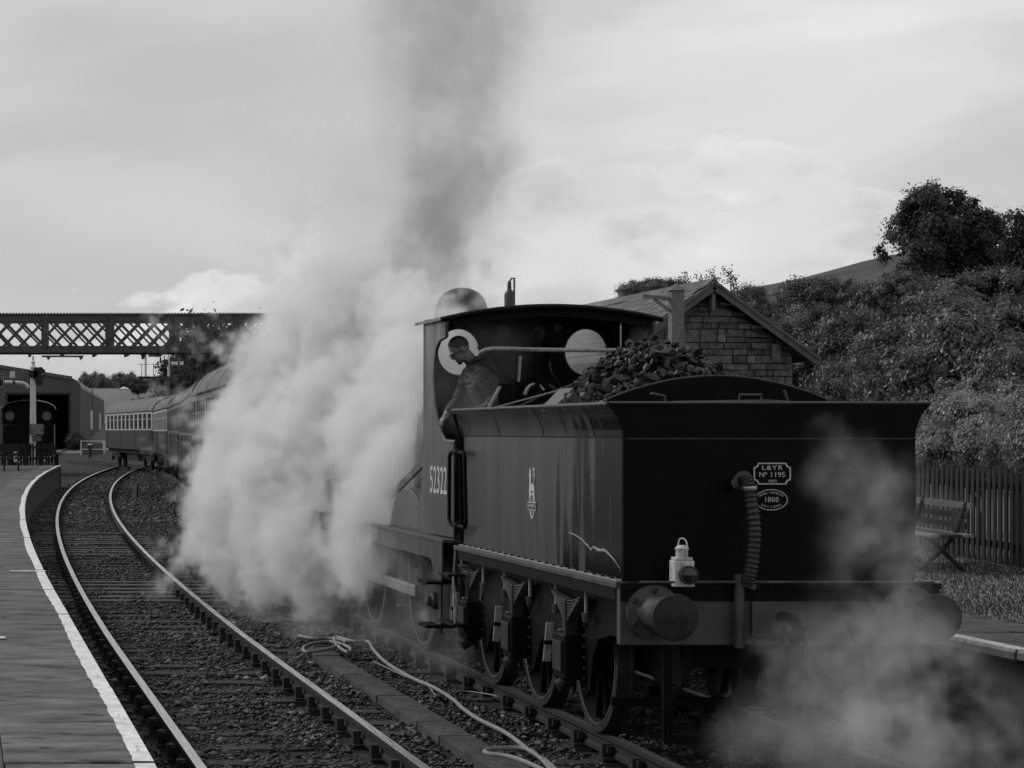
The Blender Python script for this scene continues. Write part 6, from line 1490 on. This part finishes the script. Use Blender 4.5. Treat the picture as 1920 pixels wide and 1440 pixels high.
# ================================================================== steam and smoke
def spectral_noise(shape, cell, p, seed, stretch=(1, 1, 1), k0=0.35):
    r = np.random.default_rng(seed); w = r.normal(size=shape).astype(np.float32)
    F = np.fft.rfftn(w)
    kx = np.fft.fftfreq(shape[0], cell)[:, None, None] * stretch[0]; ky = np.fft.fftfreq(shape[1], cell)[None, :, None] * stretch[1]; kz = np.fft.rfftfreq(shape[2], cell)[None, None, :] * stretch[2]
    k = np.sqrt(kx * kx + ky * ky + kz * kz)
    n = np.fft.irfftn(F / (k * k + k0 * k0) ** (p / 2), s=shape); n -= n.mean(); n /= n.std(); return n.astype(np.float32)
def vol_object(name, label, cat, lo_, hi_, cell, dens, color, aniso, absorb=None):
    res = dens.shape
    me = bpy.data.meshes.new(name); n = dens.size
    me.vertices.add(n)
    me.vertices.foreach_set('co', np.tile(np.array(((lo_[0] + hi_[0]) / 2, (lo_[1] + hi_[1]) / 2, (lo_[2] + hi_[2]) / 2), np.float32), n))
    at = me.attributes.new('d', 'FLOAT', 'POINT'); at.data.foreach_set('value', dens.astype(np.float32).ravel())
    m = bpy.data.materials.new(name); m.use_nodes = True; nt = m.node_tree; nt.nodes.remove(nt.nodes['Principled BSDF'])
    pv = nt.nodes.new('ShaderNodeVolumePrincipled'); pv.inputs['Color'].default_value = (color, color, color, 1); pv.inputs['Anisotropy'].default_value = aniso
    pv.inputs['Density'].default_value = 1.0; pv.inputs['Density Attribute'].default_value = 'density'
    nt.links.new(pv.outputs[0], nt.nodes['Material Output'].inputs['Volume'])
    me.materials.append(m)
    o = obj(name, me); tag(o, label, cat, kind='stuff')
    g = bpy.data.node_groups.new(name, 'GeometryNodeTree')
    g.interface.new_socket('Geometry', in_out='INPUT', socket_type='NodeSocketGeometry'); g.interface.new_socket('Geometry', in_out='OUTPUT', socket_type='NodeSocketGeometry')
    N = g.nodes; L = g.links; gi = N.new('NodeGroupInput'); go = N.new('NodeGroupOutput')
    vc = N.new('GeometryNodeVolumeCube'); vc.inputs['Min'].default_value = lo_; vc.inputs['Max'].default_value = hi_
    for k, q in enumerate(('Resolution X', 'Resolution Y', 'Resolution Z')): vc.inputs[q].default_value = res[k]
    pos = N.new('GeometryNodeInputPosition'); sx = N.new('ShaderNodeSeparateXYZ'); L.new(pos.outputs[0], sx.inputs[0])
    def mth(op, a, b):
        q = N.new('ShaderNodeMath'); q.operation = op
        for i, v in enumerate((a, b)):
            if v is None: continue
            if isinstance(v, (int, float)): q.inputs[i].default_value = v
            else: L.new(v, q.inputs[i])
        return q.outputs[0]
    idx = []
    for k in range(3):
        t = mth('MULTIPLY', mth('SUBTRACT', sx.outputs[k], float(lo_[k])), (res[k] - 1) / (hi_[k] - lo_[k]))
        t = mth('ROUND', t, None); t = mth('MINIMUM', mth('MAXIMUM', t, 0.0), float(res[k] - 1)); idx.append(t)
    ii = mth('ADD', mth('MULTIPLY', mth('ADD', mth('MULTIPLY', idx[0], float(res[1])), idx[1]), float(res[2])), idx[2])
    fi = N.new('FunctionNodeFloatToInt'); fi.rounding_mode = 'ROUND'; L.new(ii, fi.inputs[0])
    na = N.new('GeometryNodeInputNamedAttribute'); na.data_type = 'FLOAT'; na.inputs[0].default_value = 'd'
    si = N.new('GeometryNodeSampleIndex'); si.data_type = 'FLOAT'; si.domain = 'POINT'
    L.new(gi.outputs[0], si.inputs[0]); L.new(na.outputs[0], si.inputs['Value']); L.new(fi.outputs[0], si.inputs['Index'])
    L.new(si.outputs[0], vc.inputs['Density'])
    sm_ = N.new('GeometryNodeSetMaterial'); sm_.inputs['Material'].default_value = m
    L.new(vc.outputs[0], sm_.inputs[0]); L.new(sm_.outputs[0], go.inputs[0])
    md = o.modifiers.new('steam', 'NODES'); md.node_group = g
    return o
def field(lo_, hi_, cell, blobs):
    """blobs: centre, radius, weight -> soft union in metres; returns coords and field"""
    ax = [np.arange(lo_[k], hi_[k] + cell * 0.5, cell, dtype=np.float32) for k in range(3)]
    S = np.zeros([len(a) for a in ax], np.float32)
    for c, r, w in blobs:
        rr = r * 1.0; sl = []
        for k in range(3):
            i0 = max(0, int((c[k] - 2.2 * rr - lo_[k]) / cell)); i1 = min(len(ax[k]), int((c[k] + 2.2 * rr - lo_[k]) / cell) + 2); sl.append(slice(i0, max(i0, i1)))
        if any(s.stop <= s.start for s in sl): continue
        d2 = ((ax[0][sl[0]] - c[0])[:, None, None] ** 2 + (ax[1][sl[1]] - c[1])[None, :, None] ** 2 + (ax[2][sl[2]] - c[2])[None, None, :] ** 2) / (rr * rr)
        S[tuple(sl)] += w * np.exp(-d2 * 1.1)
    hi2 = tuple(float(a[-1]) for a in ax)
    return S, hi2
def B(x, y, Y, rpx, w=1.0):
    return (PX(x, y, Y), rpx * Y / FPX, w)
# --- the big drifting cloud round the front of the engine
def sstep(x, a, b):
    t = np.clip((x - a) / (b - a), 0, 1); return t * t * (3 - 2 * t)
def feather(D, cells, ground=True):
    for k in range(3):
        n = D.shape[k]; w = np.clip(np.minimum(np.arange(n), np.arange(n)[::-1]) / cells, 0, 1)
        if k == 2 and ground: w = np.where(np.arange(n) < n / 2, 1, w)
        sh = [1, 1, 1]; sh[k] = n; D = D * w.reshape(sh).astype(np.float32)
    return D
CELL = 0.05
lo_ = (2.4, 22.55, -0.15); hi_ = (7.3, 34.2, 4.9)
bl = [B(*q) for q in (
    (425, 800, 31, 60), (405, 880, 31.5, 62), (405, 960, 31.5, 66), (400, 1040, 31.5, 60), (430, 1090, 31, 55), (500, 1100, 30, 65), (465, 765, 31, 62),
    (520, 700, 31, 75), (550, 620, 31, 85), (530, 830, 30, 95), (520, 950, 30, 100), (570, 1050, 29, 95), (620, 900, 29, 110), (640, 780, 29.5, 105), (650, 1020, 28, 100),
    (650, 650, 30, 105), (720, 860, 27.5, 85), (720, 720, 29, 90), (730, 960, 26.5, 75), (690, 1080, 26.5, 70), (760, 620, 29, 85), (600, 1130, 28.5, 55, 0.8), (740, 1060, 25.5, 60, 0.9),
    (500, 1010, 30.5, 90), (460, 900, 31, 80), (620, 570, 30.5, 90), (700, 560, 30, 90), (800, 720, 27.5, 70), (790, 860, 26, 70), (800, 640, 28, 70),
    (740, 600, 26.5, 75), (770, 690, 25.6, 65), (760, 780, 25.2, 65), (750, 870, 24.9, 55), (735, 930, 24.8, 55), (690, 1000, 25, 60), (740, 540, 27, 70, .8), (800, 590, 26, 60, .8), (870, 660, 25.0, 55), (750, 660, 25.4, 70), (780, 740, 24.8, 60), (770, 830, 24.4, 58), (740, 860, 24.4, 60), (700, 930, 24.8, 70), (660, 1000, 25.2, 70), (735, 980, 24.2, 50, .8), (690, 1070, 25, 60, .8), (700, 780, 25.6, 80), (700, 860, 25.4, 80), (640, 1090, 26, 60, .8), (865, 655, 23.7, 52, 1.3), (850, 600, 24.2, 45, .7), (880, 690, 23.8, 45, 1.0), (830, 560, 25, 45, .5))]
S, hi2 = field(lo_, hi_, CELL, bl)
n1 = spectral_noise(S.shape, CELL, 2.5, 3, k0=0.45); n2 = spectral_noise(S.shape, CELL, 2.0, 4, k0=1.2); n3 = spectral_noise(S.shape, CELL, 1.6, 5, k0=3.0)
D = sstep(S + 0.26 * (np.abs(n1) - 0.8) + 0.17 * (np.abs(n2) - 0.8) + 0.07 * n3, 0.52, 0.86) * 3.4
D += np.clip(np.minimum(S, 0.9) * (0.55 + 0.5 * n2 + 0.35 * n3) - 0.30, 0, 1) * 0.6      # torn thin fringe
# thin veil drifting past the cab and along the ground
vl = [B(*q) for q in ((790, 860, 23.4, 60, .6), (800, 740, 23.4, 60, .6), (780, 960, 23.3, 60, .6), (760, 1050, 23.5, 60, .6), (830, 1110, 23.5, 60, .6), (600, 1180, 26.5, 60, .6), (500, 1170, 28.5, 50, .6), (450, 1140, 29.5, 50, .6), (700, 1170, 25, 60, .6), (770, 1160, 24.4, 50, .5), (560, 1200, 26.5, 45, .5), (880, 640, 25.5, 60, .8), (1000, 660, 25.5, 70, .8))]
S2, _ = field(lo_, hi_, CELL, vl)
D += np.clip(S2 * (0.75 + 0.45 * n1 + 0.3 * n2) - 0.05, 0, 1.3) * 0.7
D = feather(D, 8)
vol_object('steam_cloud', 'dense white steam billowing round the front of the locomotive', 'steam', lo_, hi2, CELL, D, 0.99, 0.4)
# --- soft steam column rising above the engine and drifting behind the cab
CELL = 0.08
lo_ = (2.4, 25.0, 2.3); hi_ = (9.8, 35.0, 9.4)
col = [B(*q) for q in ((600, 540, 30, 115, .9), (680, 470, 29.5, 120, .9), (590, 430, 30.5, 120, .6), (720, 350, 29.5, 130, .7), (630, 300, 30.5, 140, .5), (800, 430, 29, 85, .6), (800, 300, 29, 120, .6), (700, 200, 30, 150, .5), (840, 180, 29, 115, .6), (760, 60, 29.5, 150, .6), (880, 60, 29, 105, .5), (640, 120, 30.5, 150, .35), (800, -60, 29, 160, .6), (890, 330, 29, 75, .6), (850, 440, 29, 65, .5), (530, 480, 31, 90, .4), (560, 360, 31, 110, .35),
    (770, 560, 27, 80, .7), (850, 520, 27.5, 70, .6), (900, 470, 28, 60, .3), (960, 600, 27, 70, .8), (1050, 640, 27.5, 80, 1.2), (1110, 660, 28, 75, 1.2), (1090, 580, 28.5, 65, .6), (1180, 590, 29, 60, .45), (1240, 600, 29.5, 50, .25))]
S3, hi2 = field(lo_, hi_, CELL, col)
n1 = spectral_noise(S3.shape, CELL, 2.4, 13, k0=0.45); n2 = spectral_noise(S3.shape, CELL, 2.0, 14, k0=1.2)
D = np.clip(S3 * (0.8 + 0.36 * n1 + 0.28 * n2) - 0.10, 0, 1.5) * 0.66
vol_object('steam_column', 'soft pale steam column rising above the locomotive and drifting behind its cab', 'steam', lo_, hi2, CELL, feather(D, 7, False), 0.99, 0.4)
CELL = 0.065
# --- dark smoke from the chimney
lo_ = (4.2, 27.0, 3.6); hi_ = (8.2, 31.0, 9.2)
sm_bl = [B(*q) for q in ((775, 570, 28.6, 50, 1.2), (790, 520, 28.7, 58, 1.2), (805, 470, 28.8, 62, 1.2), (820, 420, 28.9, 66, 1.2), (840, 350, 29, 80, .9), (890, 300, 29, 85, 1.0), (850, 230, 29, 95, 1.0), (780, 200, 29, 75, .7), (830, 290, 29, 70, .8), (830, 130, 29, 90, .8), (890, 100, 29, 80, .8), (870, 50, 29, 95, .9), (820, 0, 29, 100, 1), (900, 0, 29, 90, 1), (740, 20, 29, 75, .8), (860, -80, 29, 120, 1), (950, 20, 29, 60, .6))]
S, hi2 = field(lo_, hi_, CELL, sm_bl); n1 = spectral_noise(S.shape, CELL, 2.4, 8, k0=0.5); n2 = spectral_noise(S.shape, CELL, 2.0, 9, k0=1.2)
n3 = spectral_noise(S.shape, CELL, 1.6, 10, k0=3.0)
D = feather(np.clip(np.minimum(S, 1.3) * (0.62 + 0.30 * (np.abs(n1) - 0.8) + 0.30 * (np.abs(n2) - 0.8) + 0.16 * n3) - 0.10, 0, 1.3) * 0.72, 6)
zz_ = lo_[2] + np.arange(D.shape[2]) * CELL
D = D * (0.85 + 1.0 * (1 - sstep(zz_, 4.6, 6.4)))[None, None, :].astype(np.float32)
vol_object('chimney_smoke', 'darker grey smoke column rising from the hidden chimney', 'smoke', lo_, hi2, CELL, D, 0.5, 0.0)
# --- thin steam in front of the tender's rear right corner
C2 = 0.04
lo_ = (4.6, 12.9, -0.15); hi_ = (8.9, 15.30, 3.0)
w_bl = [B(*q) for q in ((1560, 790, 14.9, 45, .4), (1600, 850, 14.9, 55, .5), (1550, 890, 14.95, 50, .5), (1640, 930, 14.9, 65, .6), (1690, 900, 14.9, 50, .4), (1660, 1000, 14.8, 70, .8), (1620, 1060, 14.8, 70, .8), (1700, 1060, 14.8, 60, .7), (1670, 1150, 14.7, 70, .8), (1600, 1190, 14.7, 80, .7), (1500, 1210, 14.8, 60, .6),
    (1700, 1240, 14.5, 95, .9), (1580, 1290, 14.6, 95, .8), (1790, 1290, 14.3, 95, .9), (1660, 1370, 14.4, 110, 1.1), (1830, 1390, 14.2, 100, 1.1), (1560, 1400, 14.4, 90, .8), (1720, 1180, 14.6, 70, .7), (1480, 1330, 14.6, 85, .6), (1390, 1390, 14.6, 75, .45), (1740, 1440, 14.2, 115, .8), (1880, 1430, 14.2, 70, .7), (1440, 1240, 14.8, 50, .45), (1780, 960, 14.9, 45, .3))]
S, hi2 = field(lo_, hi_, C2, w_bl); n1 = spectral_noise(S.shape, C2, 2.4, 21, k0=0.8); n2 = spectral_noise(S.shape, C2, 2.0, 22, k0=2.0)
n3 = spectral_noise(S.shape, C2, 1.6, 23, k0=4.0)
D = feather(np.clip(S * (0.66 + 0.22 * n1 + 0.28 * n2 + 0.16 * n3) - 0.09, 0, 1.8) * 1.15, 5)
vol_object('steam_wisp', 'thin steam wisps curling over the right side of the tender rear', 'steam', lo_, hi2, C2, D, 0.96, 0.2)
# --- thin leak along the tender wheels and through the cab
lo_ = (3.5, 18.0, -0.15); hi_ = (6.6, 23.3, 3.5)
l_bl = [B(*q) for q in ((930, 1120, 19.6, 60, .3), (880, 1180, 20.5, 60, .35), (830, 1220, 21.5, 60, 1.1), (790, 1100, 22.2, 60, .8), (760, 1180, 22.8, 60, 1.0), (960, 1080, 19.4, 50, .3), (1000, 1170, 19, 40, .2), (800, 1150, 22, 70, .7), (800, 900, 22.3, 80, .7), (800, 760, 22.4, 80, .7), (810, 1020, 22, 70, .6), (840, 700, 21.8, 60, .4),
    (900, 620, 21.7, 60, 1.3), (960, 630, 21.7, 60, 1.2), (880, 760, 21.3, 50, .8), (1040, 620, 21.8, 50, .8), (930, 700, 21.4, 50, .9), (820, 640, 22.0, 50, 1.0))]
S, hi2 = field(lo_, hi_, 0.06, l_bl); n1 = spectral_noise(S.shape, 0.06, 2.4, 31, k0=0.8)
D = feather(np.clip(S * (0.6 + 0.45 * n1) - 0.08, 0, 1.4) * 0.46, 4)
vol_object('steam_leak', 'faint steam leaking past the cab steps and tender wheels', 'steam', lo_, hi2, 0.06, D, 0.96, 0.2)
